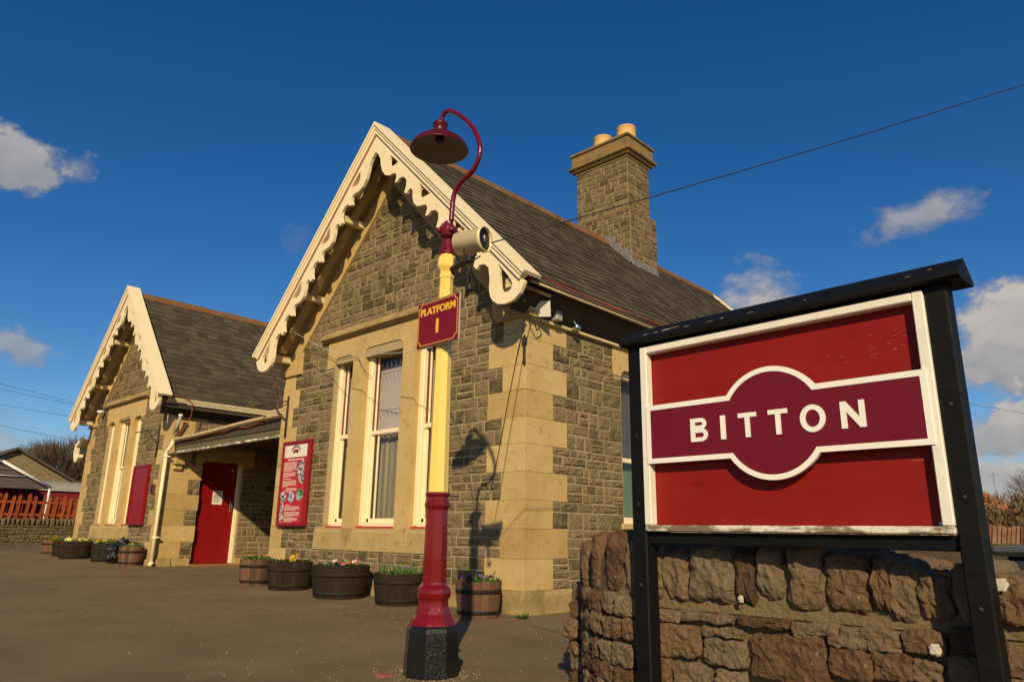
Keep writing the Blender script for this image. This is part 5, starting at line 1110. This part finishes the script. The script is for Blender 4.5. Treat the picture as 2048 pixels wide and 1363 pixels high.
mb.add(vs, [(j*nx_+i, j*nx_+i+1, (j+1)*nx_+i+1, (j+1)*nx_+i) for j in range(ny_-1) for i in range(nx_-1)], 'hill', True)
vs = [(-300+j*8, 110+i*5, 5.0*math.exp(-((i-12)/9)**2)*(1+.4*noise.noise(Vector((j*.13, i*.1, 5))))-.4) for j in range(80) for i in range(nx_)]
mb.add(vs, [(j*nx_+i, j*nx_+i+1, (j+1)*nx_+i+1, (j+1)*nx_+i) for j in range(79) for i in range(nx_-1)], 'hill', True)
tag(mb.obj('hill'), kind='structure')
PW = [((-88.5, 16.2, 14.96), (-87.0, 22.9, 13.74)), ((-88.5, 16.3, 14.4), (-87.0, 22.95, 13.5)), ((-88.5, 16.5, 12.86), (-87, 23.15, 12.18)), ((-88.4, 16.9, 10.72), (-86.9, 23.5, 9.68)), ((-16.3, 88.5, 14.8), (-12, 89.2, 13.5))]
for i, (p, q) in enumerate(PW):
    p, q = Vector(p), Vector(q); d = q-p
    mb = MB(); mb.tube([p-d*4+Vector((0, 0, -.5)), p-d*2+Vector((0, 0, .0)), p, q, q+d*2+Vector((0, 0, .35)), q+d*4+Vector((0, 0, 1.2))], .018, 'cable_black', 5)
    tag(mb.obj('power_line'), ['topmost thin power line in the sky left of the left gable', 'power line just under the topmost one left of the left gable', 'middle power line in the sky left of the left gable', 'lowest power line, just above the bare trees at the left', 'faint power line in the clouds right of the name board'][i], 'power line', 'power lines in the distance')

# ================================================================ BACKGROUND, RIGHT
bush('scrub_bush', (-3.2, 20.2, -.1), 2.4, 1.2, .98, 6500, 'scrub', 'dense brown winter scrub beyond the red tile rack at the right edge', 'bush', False, .3, (.08, .22), .018, 5)
bush('scrub_bush', (-6.5, 21.5, -.1), 2.6, 1.2, .80, 3000, 'scrub', 'brown winter scrub mostly hidden behind the name board', 'bush', False, .3, (.08, .22), .018, 6)
bush('scrub_bush', (1.2, 20.2, -.1), 2.6, 1.2, .78, 3000, 'scrub', 'brown winter scrub continuing past the right edge of the picture', 'bush', False, .3, (.08, .22), .018, 7)
bush('bare_tree', (-5.0, 39.5, .8), 1.5, 1.5, 1.6, 2600, 'twig', 'small bare tree against the clouds at the right edge', seed=8, w=.009, L=(.25, .7))
HO = empty('house', (-6.6, 33, 0), 'distant house with an orange tiled roof just right of the name board post', 'house')
mb = MB(); mb.box(-3, 1.2, 0, 4, -.3, 1.9, 'far_stone'); sub(mb, 'wall', HO)
mb = MB(); mb.add([(-3.2, -.2, 1.85), (1.3, -.2, 1.85), (1.3, 4.2, 1.85), (-3.2, 4.2, 1.85), (-2.5, 2, 2.82), (.0, 2, 2.82)], [(0, 1, 5, 4), (1, 2, 5), (2, 3, 4, 5), (3, 0, 4)], 'far_roof_red'); sub(mb, 'roof', HO)
mb = MB(); mb.tube([(.5, 2, 2.4), (.5, 2, 3.5)], .007, 'iron', 5); mb.tube([(.3, 2, 3.38), (.75, 2, 3.42)], .006, 'iron', 5); sub(mb, 'aerial', HO)
TS = empty('tile_rack', (-2.2, 11.8, gz(-2)), 'row of red and buff roof tiles stacked on edge beyond the stone wall', 'tiles')
rng = random.Random(14); x = -1.9; k = 0
while x < 2.6 and k < 100:
    w = rng.uniform(.03, .05); h_ = rng.uniform(1.03, 1.09); mb = MB(); mb.add([(x+dx*w+(.04 if z_ > 1 else 0), dy*.25, z_) for z_ in (.82, h_) for dy in (0, 1) for dx in (0, 1)], [(0, 2, 3, 1), (4, 5, 7, 6), (0, 1, 5, 4), (2, 6, 7, 3), (0, 4, 6, 2), (1, 3, 7, 5)], 'tile_stack'); sub(mb, 'roof_tile', TS); x += w+.012; k += 1
mb = MB(); mb.box(-2.0, 2.8, -.1, .4, .0, .81, 'dark_timber', .02); sub(mb, 'rack', TS)
BN = empty('storage_bin', (-.45, 5.3, gz(-.5)), 'dark blue storage bin with a glossy grey lid behind the stone wall', 'bin')
mb = MB(); mb.box(-.44, .7, -.38, .38, 0, .80, 'bin_blue', .04); sub(mb, 'bin_body', BN)
mb = MB(); mb.box(-.48, .74, -.42, .42, .80, .855, 'bin_lid', .025); mb.box(-.2, .4, -.43, -.41, .815, .84, 'bin_blue', .004); sub(mb, 'lid', BN)

rng = random.Random(40); mb = MB()
for i in range(1500):
    if i < 500: x = rng.uniform(-11, -4.6); y = 5.85-abs(rng.gauss(0, .10))
    elif i < 800: a = rng.uniform(0, 6.28); q = .17+abs(rng.gauss(0, .10)); x = LX+q*math.cos(a); y = LY+q*math.sin(a)
    else: x = rng.uniform(-9, -2.9); y = rng.uniform(2.0, 5.6)
    r = rng.uniform(.0025, .0065); z = gz(x); p = [(x+r*math.cos(k*2.1+i), y+r*math.sin(k*2.1+i), z-.001) for k in range(3)]+[(x+rng.uniform(-.3, .3)*r, y, z+r*rng.uniform(.6, 1.1))]
    mb.add(p, [(0, 1, 3), (1, 2, 3), (2, 0, 3)], 'loose_grit')
material('loose_grit', [(.20, .15, .09), (.34, .27, .17), (.50, .43, .32)], .9, 30, island=1.0, spec=.2)
tag(mb.obj('loose_grit'), 'scattered pale grit on the brown tarmac by the wall and lamp post', 'grit', kind='stuff')
